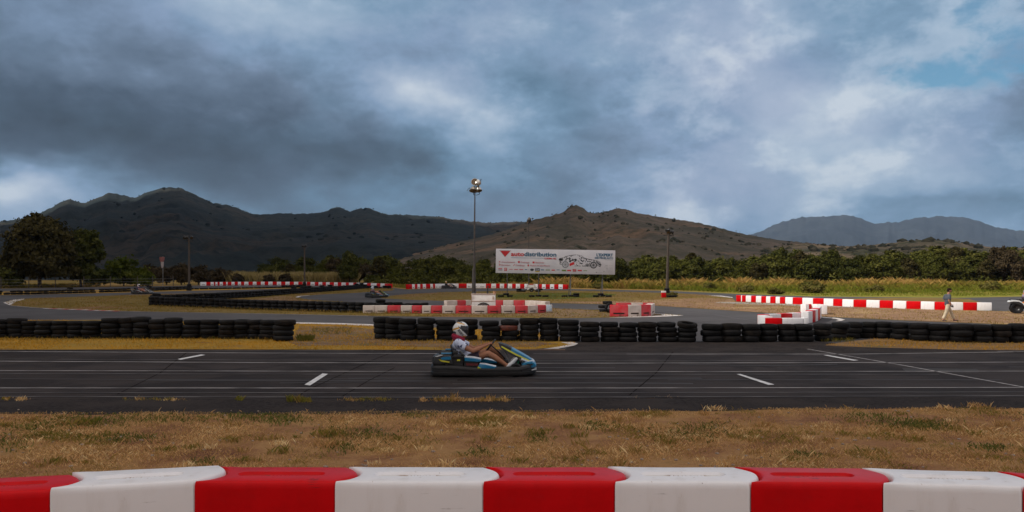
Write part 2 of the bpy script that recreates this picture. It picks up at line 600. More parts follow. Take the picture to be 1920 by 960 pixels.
MAT['lampglass'] = M('lamp_glass', L(.10, .07, .045), 0.15, L(.16, .11, .07), 8.0)
MAT['sock_red'] = M('faded_sock_red', L(.30, .11, .10), 0.9, L(.24, .09, .085), 5.0)
MAT['sock_white'] = M('faded_sock_white', L(.42, .36, .34), 0.9, L(.34, .28, .27), 5.0)
MAT['tag_blue'] = M('faded_blue_sticker', L(.30, .46, .62), 0.6, L(.55, .6, .66), 16.0)


def add_scuffs(m, colour, scale=(1.2, 1.2, 16), lo=.60, hi=.68, amount=.8):
    """sparse rubbed streaks and grime on a plastic"""
    nt = m.node_tree
    B = NB(nt)
    p = nt.nodes['Principled BSDF']
    src = p.inputs['Base Color'].links[0].from_socket
    oc = B.n('ShaderNodeTexCoord').outputs['Object']
    oi = B.n('ShaderNodeObjectInfo')
    off = B.n('ShaderNodeCombineXYZ')
    B.put(off.inputs[0], B.m('MULTIPLY', oi.outputs['Random'], 40.0))
    vec = B.v('ADD', oc, off.outputs[0])
    mp_ = B.n('ShaderNodeMapping')
    mp_.inputs['Scale'].default_value = scale
    nt.links.new(vec, mp_.inputs[0])
    a = B.mapr(B.noise(mp_.outputs[0], 2.2, 7, .65).outputs[0], lo, hi)
    k = B.mapr(B.noise(vec, 3.0, 3, .5).outputs[0], .50, .62)
    f = B.m('MULTIPLY', B.m('MULTIPLY', a, k), amount)
    sp = B.mapr(B.noise(vec, 38.0, 3, .6).outputs[0], .70, .74, 0, .7)
    f = B.m('MAXIMUM', f, B.m('MULTIPLY', sp, B.mapr(B.noise(vec, 2.0, 3, .5).outputs[0], .5, .65)))
    B.put(p.inputs['Base Color'], B.mix(f, src, colour))


add_scuffs(MAT['white'], L(.20, .17, .16))
add_scuffs(MAT['red'], L(.13, .012, .014))
# ------------------------------------------------------------------ ground, track, verges
ROWS = [-60, -10, 5, 12, 20, 30, 36, 42, 48, 75, 110, 160, 260, 700, 8000]


def ground_mat():
    m = bpy.data.materials.new('ground_turf')
    m.use_nodes = True
    nt = m.node_tree
    B = NB(nt)
    p = nt.nodes['Principled BSDF']
    p.inputs['Roughness'].default_value = 0.95
    p.inputs['Specular IOR Level'].default_value = 0.1
    pos = B.n('ShaderNodeNewGeometry').outputs['Position']
    s = B.n('ShaderNodeSeparateXYZ')
    nt.links.new(pos, s.inputs[0])
    near = B.ramp(B.noise(pos, 1.1, 8, 0.65, 0.3).outputs[0], [(0.30, S(96, 60, 48)), (0.44, S(132, 94, 66)), (0.56, S(158, 122, 82)), (0.7, S(124, 98, 60))])
    near = B.mix(B.mapr(B.noise(pos, 26, 4, 0.7).outputs[0], 0.46, 0.74), near, S(170, 130, 88))
    far = B.ramp(B.noise(pos, 0.11, 7, 0.65, 0.4).outputs[0], [(0.3, S(92, 88, 38)), (0.45, S(116, 100, 46)), (0.58, S(146, 114, 64)), (0.7, S(100, 94, 40))])
    green = B.ramp(B.noise(pos, 0.25, 6, 0.65, 0.4).outputs[0], [(0.35, S(104, 108, 40)), (0.5, S(122, 118, 46)), (0.65, S(140, 118, 62))])
    far = B.mix(B.mapr(s.outputs[1], 100, 82), far, green)
    c = B.mix(B.mapr(s.outputs[1], 50, 62), near, far)
    B.put(p.inputs['Base Color'], c)
    bn = B.n('ShaderNodeBump')
    bn.inputs['Strength'].default_value = 0.8
    bn.inputs['Distance'].default_value = 0.03
    nt.links.new(B.noise(pos, 22, 5, 0.7).outputs[0], bn.inputs['Height'])
    nt.links.new(bn.outputs[0], p.inputs['Normal'])
    return m


mb = MB()
xs = [-9000, -800, -200, -60, -20, 0, 20, 60, 200, 800, 9000]
mb.add([(x, y, zg(y)) for y in ROWS for x in xs],
       [(i * len(xs) + j, i * len(xs) + j + 1, (i + 1) * len(xs) + j + 1, (i + 1) * len(xs) + j) for i in range(len(ROWS) - 1) for j in range(len(xs) - 1)])
tag(mb.build('ground', ground_mat(), smooth=0), kind='structure')


def px_world(poly):
    return [G(*p) for p in poly]


def densify(pts, step, jit, seed, closed=True):
    out = []
    n = len(pts)
    for i in range(n if closed else n - 1):
        a, c = pts[i], pts[(i + 1) % n]
        k = max(1, int((c - a).length / step))
        for j in range(k):
            q = a.lerp(c, j / k)
            if jit:
                q.x += mnoise.noise(Vector((q.x * 1.3 / max(step, .1), q.y * 1.3 / max(step, .1), seed))) * jit
                q.y += mnoise.noise(Vector((q.x * 1.3 / max(step, .1), q.y * 1.3 / max(step, .1), seed + 9))) * jit
            out.append(q)
    if not closed:
        out.append(pts[-1].copy())
    return out


POLYS = {}


def sheet_world(name, pts, dz, mat, kind='structure', parent=None):
    bm = bmesh.new()
    vs = [bm.verts.new((p.x, p.y, 0)) for p in pts]
    bm.faces.new(vs)
    bmesh.ops.triangulate(bm, faces=bm.faces[:])
    for y in BRK:
        bmesh.ops.bisect_plane(bm, geom=bm.verts[:] + bm.edges[:] + bm.faces[:], plane_co=(0, y, 0), plane_no=(0, 1, 0))
    for q in bm.verts:
        q.co.z = zg(q.co.y) + dz
    bmesh.ops.recalc_face_normals(bm, faces=bm.faces)
    for f in bm.faces:
        if f.normal.z < 0:
            f.normal_flip()
    me = bpy.data.meshes.new(name)
    bm.to_mesh(me)
    bm.free()
    me.materials.append(mat)
    o = link(name, me, parent)
    if kind:
        tag(o, kind=kind)
    return o


def sheet(name, poly, dz, mat, jit=0.0, step=0.5, seed=1.0):
    pts = densify(px_world(poly), step, jit, seed)
    POLYS[name] = [(p.x, p.y) for p in pts]
    return sheet_world(name, pts, dz, mat)


def strip(name, line, wid, dz, mat, wpx=None):
    """a ribbon on the ground along a pixel polyline, width in metres"""
    pts = px_world(line)
    pts = densify(pts, 1.5, 0, 0, closed=False)
    l, r = [], []
    for i, p in enumerate(pts):
        t = (pts[min(i + 1, len(pts) - 1)] - pts[max(i - 1, 0)])
        t.z = 0
        t.normalize()
        s = Vector((-t.y, t.x, 0))
        ww = wid if not isinstance(wid, (list, tuple)) else wid[0] + (wid[1] - wid[0]) * i / (len(pts) - 1)
        l.append(p + s * ww / 2)
        r.append(p - s * ww / 2)
    return sheet_world(name, l + r[::-1], dz, mat)


# main straight and the infield track behind it
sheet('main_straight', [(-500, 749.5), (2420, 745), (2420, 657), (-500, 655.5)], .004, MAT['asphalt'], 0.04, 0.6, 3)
sheet('rough_shoulder', [(-500, 777), (0, 776), (300, 777.5), (700, 776), (1000, 772), (1280, 771), (1500, 768), (1700, 766), (1920, 766), (2420, 764), (2420, 744), (-500, 748.5)], .002, MAT['shoulder'], 0.16, 0.3, 5)
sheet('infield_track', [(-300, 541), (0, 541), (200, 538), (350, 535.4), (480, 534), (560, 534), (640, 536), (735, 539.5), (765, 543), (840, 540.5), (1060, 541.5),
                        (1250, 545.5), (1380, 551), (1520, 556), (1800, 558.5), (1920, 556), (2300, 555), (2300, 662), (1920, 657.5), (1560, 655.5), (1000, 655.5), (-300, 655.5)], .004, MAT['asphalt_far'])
# apron in front of the right tyre wall, darker like the straight
sheet('apron', [(1060, 656), (1075, 646), (1084, 641), (1310, 641), (1540, 641), (1600, 647), (1680, 653), (1920, 657), (2300, 660), (2300, 664), (1060, 660)], .007, MAT['shoulder'], 0.08, 0.5, 8)
# verges
sheet('left_island', [(6, 568), (25, 562.5), (70, 559), (150, 556.7), (240, 553.2), (340, 550.7), (420, 549), (480, 548), (560, 545), (640, 541.5), (690, 540), (741, 541.5), (735, 545),
                      (680, 548.5), (600, 552.5), (556, 556), (553, 558), (580, 562), (660, 567), (760, 572.5), (900, 576), (1035, 578.5), (1100, 581), (1150, 583), (1282, 592), (1200, 594.7),
                      (1143, 595.5), (1050, 596.8), (900, 595.5), (700, 592.5), (480, 588), (220, 583.5), (60, 576.5), (20, 573)], .010, MAT['grass_olive'], 0.10, 0.6, 2)
sheet('divider_verge', [(-300, 557), (0, 553.5), (200, 549.5), (350, 545.5), (480, 542.5), (565, 540.2), (600, 538.6), (560, 537.5), (480, 538), (350, 541), (180, 544), (0, 547), (-300, 549)], .010, MAT['grass_gold'], 0.10, 0.6, 4)
sheet('hairpin_dirt', [(440, 565), (520, 556), (548, 556.5), (556, 560), (600, 565), (660, 568.5), (720, 572), (600, 573), (500, 570)], .014, MAT['dirt'], 0.3, 0.8, 14)
sheet('trailer_dirt', [(800, 576), (1035, 580), (1150, 584.5), (1272, 592), (1150, 594), (1040, 595), (960, 592), (860, 590)], .014, MAT['dirt_brown'], 0.25, 0.6, 15)
sheet('field_verge', [(715, 559.3), (760, 562), (880, 566), (1035, 568.5), (1100, 570), (1230, 573.5), (1330, 580), (1400, 584.5), (1450, 588), (1560, 595), (1700, 601.5), (1920, 610), (2300, 624),
                      (2300, 588), (1920, 584.5), (1859, 583.5), (1700, 577.5), (1520, 570.5), (1380, 566), (1374, 559), (1340, 554), (1280, 550.5), (1180, 547.5), (1060, 545), (980, 545), (900, 546.5), (830, 548), (760, 552), (715, 556.5)],
      .010, MAT['grass_olive'], 0.12, 0.6, 6)
sheet('field_green', [(930, 552), (1000, 549), (1090, 549), (1160, 552), (1120, 558), (1040, 561), (960, 560), (915, 557)], .014, M('green_turf', L(.060, .090, .018), .95, L(.09, .10, .022), .5, bump=.5, bscale=14, c3=L(.14, .10, .03), scale3=.3, lo3=.55, hi3=.7, spec=.1, bdist=.04), 0.6, 0.8, 22)
sheet('field_dirt', [(1010, 566), (1120, 566), (1240, 562), (1320, 558.5), (1374, 561), (1380, 566.5), (1520, 571), (1700, 578), (1859, 584), (2300, 588.5), (2300, 623), (1920, 609.6), (1700, 601),
                     (1560, 594.6), (1450, 587.6), (1400, 584), (1330, 579.5), (1230, 573), (1100, 569.6)], .018, MAT['dirt'], 0.20, 0.5, 7)
sheet('tongue_verge', [(1560, 561), (1640, 558.8), (1720, 558.3), (1790, 559.5), (1818, 561), (1828, 564), (1848, 569), (1850, 576), (1780, 573), (1640, 568)], .010, MAT['grass_olive'], 0.1, 0.6, 19)
sheet('tyre_verge', [(-300, 604), (0, 601), (190, 600), (400, 604), (550, 607), (640, 608.5), (715, 611.5), (850, 616), (1000, 622), (1062, 635), (1083, 645), (1060, 651), (1000, 655), (820, 656.5), (560, 656), (300, 655.2), (0, 656.5), (-300, 657)],
      .010, MAT['grass_gold'], 0.09, 0.35, 9)
sheet('gap_dirt', [(560, 612), (640, 612), (720, 620), (800, 634), (960, 640), (1050, 645), (1000, 651), (800, 651), (640, 648), (560, 650), (540, 638), (555, 625)], .014, MAT['dirt_brown'], 0.25, 0.35, 10)
sheet('corner_verge', [(1545, 648), (1590, 641), (1640, 636), (1920, 640), (2300, 642), (2300, 662), (1920, 657.2), (1800, 656.5), (1650, 652.5), (1590, 650.5)], .012, M('straw_turf', L(.24, .15, .07), .95, L(.18, .11, .055), 1.2, bump=.7, bscale=16, c3=L(.12, .10, .03), scale3=.9, lo3=.55, hi3=.7, spec=.1, bdist=.04), 0.12, 0.35, 11)

# kerbs and paint
sheet('white_kerb', [(6, 568), (22, 562.8), (46, 560.2), (44, 562), (30, 566), (24, 570), (18, 572.6)], .016, MAT['kerb_white'])
sheet('white_kerb', [(551, 604.6), (640, 606.5), (700, 608.6), (760, 612), (760, 614.5), (700, 612.4), (640, 609.2), (551, 607)], .016, MAT['kerb_white'])
sheet('white_kerb', [(1051, 642.6), (1073, 642.2), (1084, 645), (1078, 648.4), (1060, 652), (1046, 655), (1020, 655.4), (1050, 650.6), (1068, 646.4)], .016, MAT['kerb_white'])
sheet('white_kerb', [(1222, 588), (1282, 592.2), (1250, 594.2), (1200, 595.6), (1140, 596.2), (1200, 593.6), (1244, 592), (1240, 590)], .022, MAT['kerb_white'])
sheet('kerb_line', [(1540, 594.6), (1572, 597), (1585, 600), (1578, 602.2), (1566, 603), (1574, 600.8), (1566, 598.4), (1540, 596)], .020, MAT['kerb_white'])
sheet('kerb_line', [(1325, 554), (1352, 554.6), (1373, 557.5), (1374, 559), (1350, 556.4)], .020, MAT['kerb_white'])
sheet('concrete_strip', [(1350, 566.5), (1378, 567), (1530, 572), (1600, 575), (1600, 577.4), (1530, 574.8), (1378, 570), (1340, 568)], .022, M('pale_concrete', L(.30, .27, .24), .9, L(.22, .20, .18), 2))
strip('edge_line', [(20, 573.3), (60, 576.8), (90, 578.5), (225, 583.9), (480, 588.4), (690, 593)], .14, .014, MAT['paint'])
for i in range(12):
    x0, x1 = 84 + i * 11.5, 84 + (i + 1) * 11.5
    yy = lambda x: 578.6 + (x - 84) * 0.0385
    strip('kerb_block', [(x0, yy(x0)), (x1, yy(x1))], .42, .018, MAT['kerb_white' if i % 2 == 0 else 'kerb_red'])
strip('edge_line', [(556, 558), (562, 555.5), (580, 553.9)], .3, .016, MAT['kerb_white'])
for line, wd, mt in [
    ([(-500, 657.5), (0, 659.6), (480, 662.6), (820, 663.6)], .10, 'paint'), ([(1000, 664), (1175, 664.6)], .10, 'paint_worn'), ([(1175, 664.6), (1600, 664.6), (1900, 660.5)], .10, 'paint'),
    ([(1870, 659.2), (2420, 660)], .10, 'paint'), ([(-500, 655), (0, 656.8), (700, 658.6)], .07, 'paint_worn'),
    ([(-500, 671), (0, 673.8), (480, 676), (1000, 677.4), (1560, 677)], .08, 'paint_worn'), ([(-500, 675), (0, 678), (480, 680.6), (1000, 682), (1700, 680.5), (2420, 678)], .10, 'paint'),
    ([(-500, 693), (0, 695.6), (800, 697.4), (1300, 697.6), (2420, 696)], .08, 'paint'), ([(-500, 700), (0, 701.4), (800, 702.8), (1760, 702.6)], .08, 'paint_worn'),
    ([(-500, 726.5), (0, 728.4), (960, 728.8), (1920, 727.4), (2420, 726)], .075, 'paint'), ([(-500, 735.8), (0, 737.4), (960, 737.6), (2420, 735)], .06, 'paint_worn'),
    ([(-500, 743), (0, 744.6), (1000, 746.3), (1500, 744.4), (2420, 742)], .07, 'paint_worn'),
    ([(1514, 655), (1700, 687), (1920, 727), (2100, 760)], .07, 'paint'),
]:
    strip('track_line', line, wd, .011, MAT[mt])
for poly in ([(333, 674.2), (338, 675.8), (385, 666.6), (377, 665.6)], [(571, 722.6), (581, 724.4), (615, 702.4), (605, 701.4)],
             [(1381, 702.8), (1388, 702.4), (1452, 722.4), (1441, 723.4)], [(1544, 667), (1551, 666.6), (1610, 676.6), (1600, 677.4)]):
    sheet('grid_mark', poly, .015, MAT['paint_clean'])
for line in ([(560, 743), (575, 733), (640, 703), (700, 675), (750, 656)], [(640, 745), (690, 715), (740, 690)], [(1180, 742), (1230, 700), (1262, 660)], [(220, 740), (300, 700), (352, 660)]):
    strip('crack', line, .018, .009, MAT['crack'])

RUB = M('rubber_marks', L(.021, .017, .017), .75, L(.032, .026, .026), 1.5, lo=.35, hi=.65, detail=8, stretch=(.25, 5, 1))
gm = random.Random(17)
for k in range(9):
    x0 = gm.uniform(-300, 1900)
    y0 = gm.choice([684, 688, 692, 708, 712, 716, 721]) + gm.uniform(-2, 2)
    ln = gm.uniform(250, 800)
    dy = gm.uniform(-3, 3)
    strip('rubber_mark', [(x0 + ln * i / 6, y0 + dy * math.sin(i * .5)) for i in range(7)], gm.uniform(.08, .16), .0065 + .0003 * k, RUB)
RUB2 = M('faint_rubber', L(.045, .042, .045), .8, L(.062, .059, .063), 1.2, detail=8, stretch=(.3, 3, 1))
for k, ln in enumerate([[(1240, 600), (1340, 594), (1450, 592), (1520, 598)], [(1250, 606), (1380, 598), (1480, 598), (1560, 604)], [(1090, 573), (1230, 580), (1340, 590), (1420, 603)], [(0, 590), (200, 594), (420, 598), (640, 601)], [(300, 595), (600, 601), (900, 606), (1200, 607)]]):
    strip('rubber_mark', ln, .18, .0065 + .0004 * k, RUB2)
PATCH = M('asphalt_patch', L(.024, .020, .020), .9, L(.034, .029, .029), 3.0, bump=.5, bscale=60)
sheet('asphalt_patch', [(1690, 690), (1830, 692), (1835, 699), (1700, 698)], .0058, PATCH, .05, .3, 3)

# ------------------------------------------------------------------ hills
def interp(prof, x):
    if x <= prof[0][0]:
        return prof[0][1]
    for (x0, y0), (x1, y1) in zip(prof, prof[1:]):
        if x <= x1:
            return y0 + (y1 - y0) * (x - x0) / (x1 - x0)
    return prof[-1][1]


def fbm(x, y, z, o=5, g=0.5):
    a, s, t = 1.0, 0.0, 0.0
    for _ in range(o):
        s += a * mnoise.noise(Vector((x, y, z)))
        x, y, z, a = x * 2.03, y * 2.03, z * 2.03, a * g
    return s


def ridged(x, y, z, o=4):
    a, s = 1.0, 0.0
    for _ in range(o):
        s += a * (1 - abs(mnoise.noise(Vector((x, y, z)))) * 2)
        x, y, z, a = x * 2.1, y * 2.1, z * 2.1, a * 0.5
    return s / 1.9


def ridge(name, prof, Yc, Yf, seed, mat, step=4.0, rows=44, ero=0.16, spur=90.0, crest=1.0, power=1.1, zb=None, back=0.5):
    zb = zg(400) - 1.0 if zb is None else zb
    x0, x1 = prof[0][0], prof[-1][0]
    n = int((x1 - x0) / step) + 1
    vs, fs = [], []
    tot = rows + 8
    for i in range(tot):
        t = i / (rows - 1)
        for j in range(n):
            px = x0 + j * step
            zc = H + (HY - interp(prof, px) + crest * fbm(px * .11, seed, 0, 4, .65)) * Yc / F
            if t <= 1:
                Y = Yf + (Yc - Yf) * t
                X = (px - 960) * Y / F
                e = ridged(X / spur, Y / spur * 0.45, seed) - 0.5
                e2 = fbm(X / spur * 3, Y / spur * 2, seed + 5, 4)
                z = zb + (zc - zb) * (t ** power) + (zc - zb) * (ero * e + ero * .35 * e2) * math.sin(math.pi * min(1, t)) ** 0.8
                # never higher on screen than the crest line
                z = min(z, H + (zc - H) * (Y / Yc) * (0.35 + 0.65 * t) + 2)
            else:
                Y = Yc + (Yc - Yf) * back * (t - 1) * rows / 8
                X = (px - 960) * Y / F
                z = zb + (zc - zb) * max(0, 1 - ((t - 1) * rows / 8) ** 1.3)
            vs.append((X, Y, z))
    for i in range(tot - 1):
        for j in range(n - 1):
            fs.append((i * n + j, i * n + j + 1, (i + 1) * n + j + 1, (i + 1) * n + j))
    m = MB()
    m.add(vs, fs)
    o = m.build(name, mat, smooth=180, fix=False)
    tag(o, kind='structure')
    return vs, n, rows


def hill_mat(name, stops, scale, dark, ds, dlo, dhi, patch=None, ps=.004):
    m = bpy.data.materials.new(name)
    m.use_nodes = True
    nt = m.node_tree
    B = NB(nt)
    p = nt.nodes['Principled BSDF']
    p.inputs['Roughness'].default_value = 0.95
    p.inputs['Specular IOR Level'].default_value = 0.05
    pos = B.n('ShaderNodeNewGeometry').outputs['Position']
    c = B.ramp(B.noise(pos, scale, 8, 0.65, 0.4).outputs[0], stops)
    if patch:
        c = B.mix(B.mapr(B.noise(pos, ps, 6, 0.6).outputs[0], .52, .62), c, patch)
    d = B.mapr(B.noise(pos, ds, 6, 0.75).outputs[0], dlo, dhi)
    c = B.mix(d, c, dark)
    B.put(p.inputs['Base Color'], c)
    bn = B.n('ShaderNodeBump')
    bn.inputs['Strength'].default_value = 0.9
    bn.inputs['Distance'].default_value = 6.0
    nt.links.new(B.noise(pos, ds * 1.6, 6, 0.75).outputs[0], bn.inputs['Height'])
    nt.links.new(bn.outputs[0], p.inputs['Normal'])
    return m


PL = [(-420, 440), (-200, 428), (0, 415), (40, 411), (75, 400), (100, 387), (118, 377), (130, 374), (150, 379), (157, 381), (185, 370), (200, 362), (212, 362), (240, 369), (255, 371), (275, 360), (300, 353), (320, 350),
      (340, 353), (365, 364), (385, 374), (400, 381), (425, 384), (445, 390), (470, 400), (490, 402), (540, 400), (580, 401), (605, 398), (620, 392), (637, 389), (655, 397), (675, 391), (695, 391), (715, 400), (725, 402),
      (770, 403), (830, 407), (880, 415), (910, 418), (950, 417), (985, 415), (1050, 420), (1200, 440), (1400, 480)]
PM = [(600, 520), (680, 500), (740, 484), (800, 468), (860, 454), (920, 440), (960, 427), (985, 418), (1005, 411), (1040, 403), (1058, 397), (1066, 389), (1080, 385), (1092, 389), (1100, 396), (1115, 401), (1130, 398), (1155, 391),
      (1175, 392), (1190, 399), (1215, 403), (1260, 410), (1300, 416), (1340, 425), (1370, 433), (1400, 440), (1440, 447), (1480, 452), (1530, 457), (1570, 462), (1640, 474), (1760, 500)]
PF = [(1300, 470), (1380, 447), (1420, 437), (1440, 427), (1470, 415), (1500, 408), (1560, 404), (1600, 404), (1620, 412), (1640, 420), (1680, 416), (1710, 410), (1760, 405), (1800, 407), (1830, 412), (1860, 424), (1890, 430), (1920, 432), (2050, 436), (2300, 450), (2500, 470)]
PR = [(1340, 500), (1420, 470), (1480, 458), (1510, 457), (1540, 459), (1580, 462), (1640, 459), (1690, 453), (1720, 450), (1750, 449), (1780, 452), (1830, 460), (1880, 466), (1940, 464), (2100, 470), (2300, 490)]
ML = hill_mat('forest_slope', [(.3, L(.020, .028, .030)), (.5, L(.030, .038, .038)), (.66, L(.052, .050, .042))], .006, L(.012, .018, .020), .04, .42, .66, patch=L(.060, .050, .040), ps=.003)
MM = hill_mat('dry_hill', [(.32, L(.080, .076, .052)), (.48, L(.150, .122, .092)), (.64, L(.22, .165, .124))], .010, L(.082, .076, .050), .05, .42, .68, patch=L(.26, .17, .11), ps=.008)  # greyed to stand for haze; patch paints in warm sunlit ground
MF = hill_mat('far_mountain_slope', [(.3, L(.022, .027, .032)), (.6, L(.036, .041, .045))], .0015, L(.018, .022, .026), .006, .45, .6)
MR = hill_mat('low_hill', [(.32, L(.12, .125, .066)), (.48, L(.22, .18, .12)), (.64, L(.32, .24, .165))], .016, L(.060, .066, .034), .06, .46, .64, patch=L(.36, .27, .175), ps=.011)
vL, nL, rL = ridge('dark_mountains', PL, 1700, 620, 3.3, ML, spur=190, ero=.34, crest=1.8, rows=60)
vM, nM, rM = ridge('brown_hill', PM, 900, 330, 8.1, MM, spur=120, ero=.20, crest=1.4, rows=50)
ridge('far_mountain', PF, 6500, 4700, 5.7, MF, spur=700, ero=.36, crest=2.2)
vR, nR, rR = ridge('low_hill', PR, 620, 340, 11.9, MR, spur=80, ero=.22, crest=1.6, rows=36)


def scrub(name, vs, n, rows, count, seed, smin, smax, mat, tlo=.35, crest_n=0):
    rg = random.Random(seed)
    ico = bmesh.new()
    bmesh.ops.create_icosphere(ico, subdivisions=1, radius=1)
    ico.verts.ensure_lookup_table()
    bv = [q.co.copy() for q in ico.verts]
    bf = [[q.index for q in f.verts] for f in ico.faces]
    ico.free()
    V, tn = [], []
    for k in range(count + crest_n):
        i = rows - 1 if k >= count else int(rg.uniform(tlo, 1) * (rows - 1))
        j = rg.randrange(n)
        p = Vector(vs[i * n + j])
        if k < count and fbm(p.x / 60, p.y / 60, seed, 3) < -0.05:
            continue
        s = rg.uniform(smin, smax) * (1.0 if k < count else .42)
        p += Vector((rg.uniform(-6, 6), rg.uniform(-6, 6) if k < count else -3, -s * .15))
        tv = rg.random()
        q = [p + Vector((b0.x * s * rg.uniform(.8, 1.4), b0.y * s * rg.uniform(.8, 1.4), b0.z * s * rg.uniform(.6, 1.0))) for b0 in bv]
        for f in bf:
            V += [tuple(q[a]) for a in f]
            tn.append(min(1, max(0, tv + rg.uniform(-.2, .2))))
    o = link(name, np_mesh(name, V, 3, mat, tn))
    return tag(o, kind='stuff')


SCR = M_tint('scrub_leaves', [(0, L(.050, .052, .034)), (.5, L(.074, .072, .046)), (1, L(.115, .10, .070))], transl=0)
SCR2 = M_tint('forest_leaves', [(0, L(.014, .020, .020)), (.5, L(.020, .026, .024)), (1, L(.034, .036, .030))], transl=0)
scrub('hill_scrub', vM, nM, rM, 800, 4, 0.6, 2.6, SCR, .3, 130)
scrub('mountain_scrub', vL, nL, rL, 500, 5, 1.6, 4.2, SCR2, .35, 170)
scrub('low_hill_scrub', vR, nR, rR, 650, 6, 1.4, 4.0, SCR, .3, 60)

# ------------------------------------------------------------------ haze: one closed box of even pale air
hz = MB()
hz.box((0, 3600, 308), (15000, 8800, 624))
hm = bpy.data.materials.new('haze_air')
hm.use_nodes = True
hn = hm.node_tree
hn.nodes.remove(hn.nodes['Principled BSDF'])
pv = hn.nodes.new('ShaderNodeVolumePrincipled')
pv.inputs['Color'].default_value = (0.50, 0.70, 1.0, 1)
pv.inputs['Density'].default_value = 0.000055
pv.inputs['Anisotropy'].default_value = 0.2
hn.links.new(pv.outputs[0], hn.nodes['Material Output'].inputs['Volume'])
tag(hz.build('haze', hm, smooth=0), kind='stuff')

# ------------------------------------------------------------------ unseen clouds added above the frame to shade the near and left ground and hills
def cloud(loc, rad, seed):
    bm = bmesh.new()
    bmesh.ops.create_icosphere(bm, subdivisions=4, radius=1)
    for q in bm.verts:
        d = q.co.normalized()
        k = 1 + .22 * fbm(d.x * 2, d.y * 2, d.z * 2 + seed, 4)
        q.co = Vector((d.x * rad[0] * k, d.y * rad[1] * k, d.z * rad[2] * k))
    me = bpy.data.meshes.new('cloud')
    bm.to_mesh(me)
    bm.free()
    me.polygons.foreach_set('use_smooth', [True] * len(me.polygons))
    me.materials.append(MAT_SHADE_CLOUD)
    return link('cloud', me, None, loc)


MAT_SHADE_CLOUD = M('shade_cloud_white', L(.85, .86, .88), 1.0, spec=0.0)
CZ = 720.0


def shade_at(x, y):
    t = CZ / SUN_DIR.z
    return Vector((x + SUN_DIR.x * t, y + SUN_DIR.y * t, CZ))


tag(cloud(shade_at(-120, 70), (122, 190, 22), 1.0), kind='structure')
tag(cloud(shade_at(-350, 1010), (1350, 690, 34), 7.0), kind='structure')  # unseen, added to keep direct sun off the hills
tag(cloud(shade_at(20, -30), (170, 58, 18), 4.0), kind='structure')
# ------------------------------------------------------------------ vegetation
def in_poly(poly, x, y):
    poly = np.asarray(poly)
    x0, y0 = poly[:, 0], poly[:, 1]
    x1, y1 = np.roll(x0, -1), np.roll(y0, -1)
    ins = np.zeros(len(x), bool)
    for a, c, d, e in zip(x0, y0, x1, y1):
        if c == e:
            continue
        cond = ((c > y) != (e > y)) & (x < (d - a) * (y - c) / (e - c) + a)
        ins ^= cond
    return ins


def np_noise(x, y, s, seed):
    return np.array([mnoise.noise(Vector((a * s, c * s, seed))) + .5 * mnoise.noise(Vector((a * s * 2.3, c * s * 2.3, seed + 3))) for a, c in zip(x, y)])


NG = np.random.default_rng(11)


def zg_np(y):
    z = np.zeros_like(y)
    for i, s in enumerate(SLOPE):
        z += np.clip(y - BRK[i], 0, BRK[i + 1] - BRK[i]) * s
    return z


def blades(name, x, y, h, wid, mat, tint, lean=.5, dz=0.012, parent=None, base=None):
    n = len(x)
    z = zg_np(y) + dz if base is None else base
    a = NG.uniform(0, 2 * np.pi, n)
    la = NG.uniform(0, 2 * np.pi, n)
    lr = NG.uniform(0.1, lean, n) * h
    V = np.zeros((n, 4, 3))
    dx, dy = np.cos(a) * wid / 2, np.sin(a) * wid / 2
    tx, ty = np.cos(la) * lr, np.sin(la) * lr
    V[:, 0] = np.stack([x - dx, y - dy, z], 1)
    V[:, 1] = np.stack([x + dx, y + dy, z], 1)
    V[:, 2] = np.stack([x + dx * .8 + tx * .35, y + dy * .8 + ty * .35, z + h * .6], 1)
    V[:, 3] = np.stack([x + tx, y + ty, z + h], 1)
    return link(name, np_mesh(name, V.reshape(-1, 3), 4, mat, np.clip(tint, 0, 1)), parent)


GR = M_tint('dry_grass_blades', [(0, S(106, 108, 46)), (.22, S(148, 130, 62)), (.42, S(176, 136, 88)), (.7, S(224, 180, 124)), (1, S(255, 232, 178))], transl=.2)
GR_G = M_tint('straw_blades', [(0, S(110, 100, 32)), (.3, S(156, 122, 34)), (.65, S(188, 138, 42)), (1, S(214, 162, 66))], transl=.2)
GR_O = M_tint('olive_blades', [(0, S(84, 86, 38)), (.3, S(112, 102, 46)), (.65, S(138, 112, 56)), (1, S(164, 132, 74))], transl=.2)
GR_R = M_tint('reed_blades', [(0, S(98, 96, 50)), (.4, S(124, 114, 64)), (.7, S(146, 130, 84)), (1, S(168, 150, 104))], transl=.2)
GR_M = M_tint('meadow_blades', [(0, S(96, 106, 36)), (.35, S(110, 110, 44)), (.6, S(136, 118, 58)), (1, S(174, 140, 84))], transl=.2)

# foreground verge
N = 430000
y = NG.uniform(5.3, 11.6, N)
x = NG.uniform(-1, 1, N) * (y * .66 + 2.2)
edge = 11.05 + np_noise(x[:1], y[:1], 1, 1)[0] * 0
gx = np.linspace(-9, 9, 181)
gy = np.linspace(5, 12, 71)
GX, GY = np.meshgrid(gx, gy)
def gridn(s, seed):
    g = np_noise(GX.ravel(), GY.ravel(), s, seed).reshape(GX.shape)
    i = np.clip(((y - 5) / .1).astype(int), 0, 70)
    j = np.clip(((x + 9) / .1).astype(int), 0, 180)
    return g[i, j]
dens = gridn(.9, 2.0)
green = gridn(1.15, 7.0)
lim = np.array([Yg(774 - 8 * max(0, min(1, (a / 8 + .5))) + 3 * mnoise.noise(Vector((a * 1.7, 0, 3)))) for a in np.linspace(-9, 9, 181)])
k = (y < lim[np.clip(((x + 9) / .1).astype(int), 0, 180)]) & (NG.uniform(0, 1, N) < .50 + dens * .95)
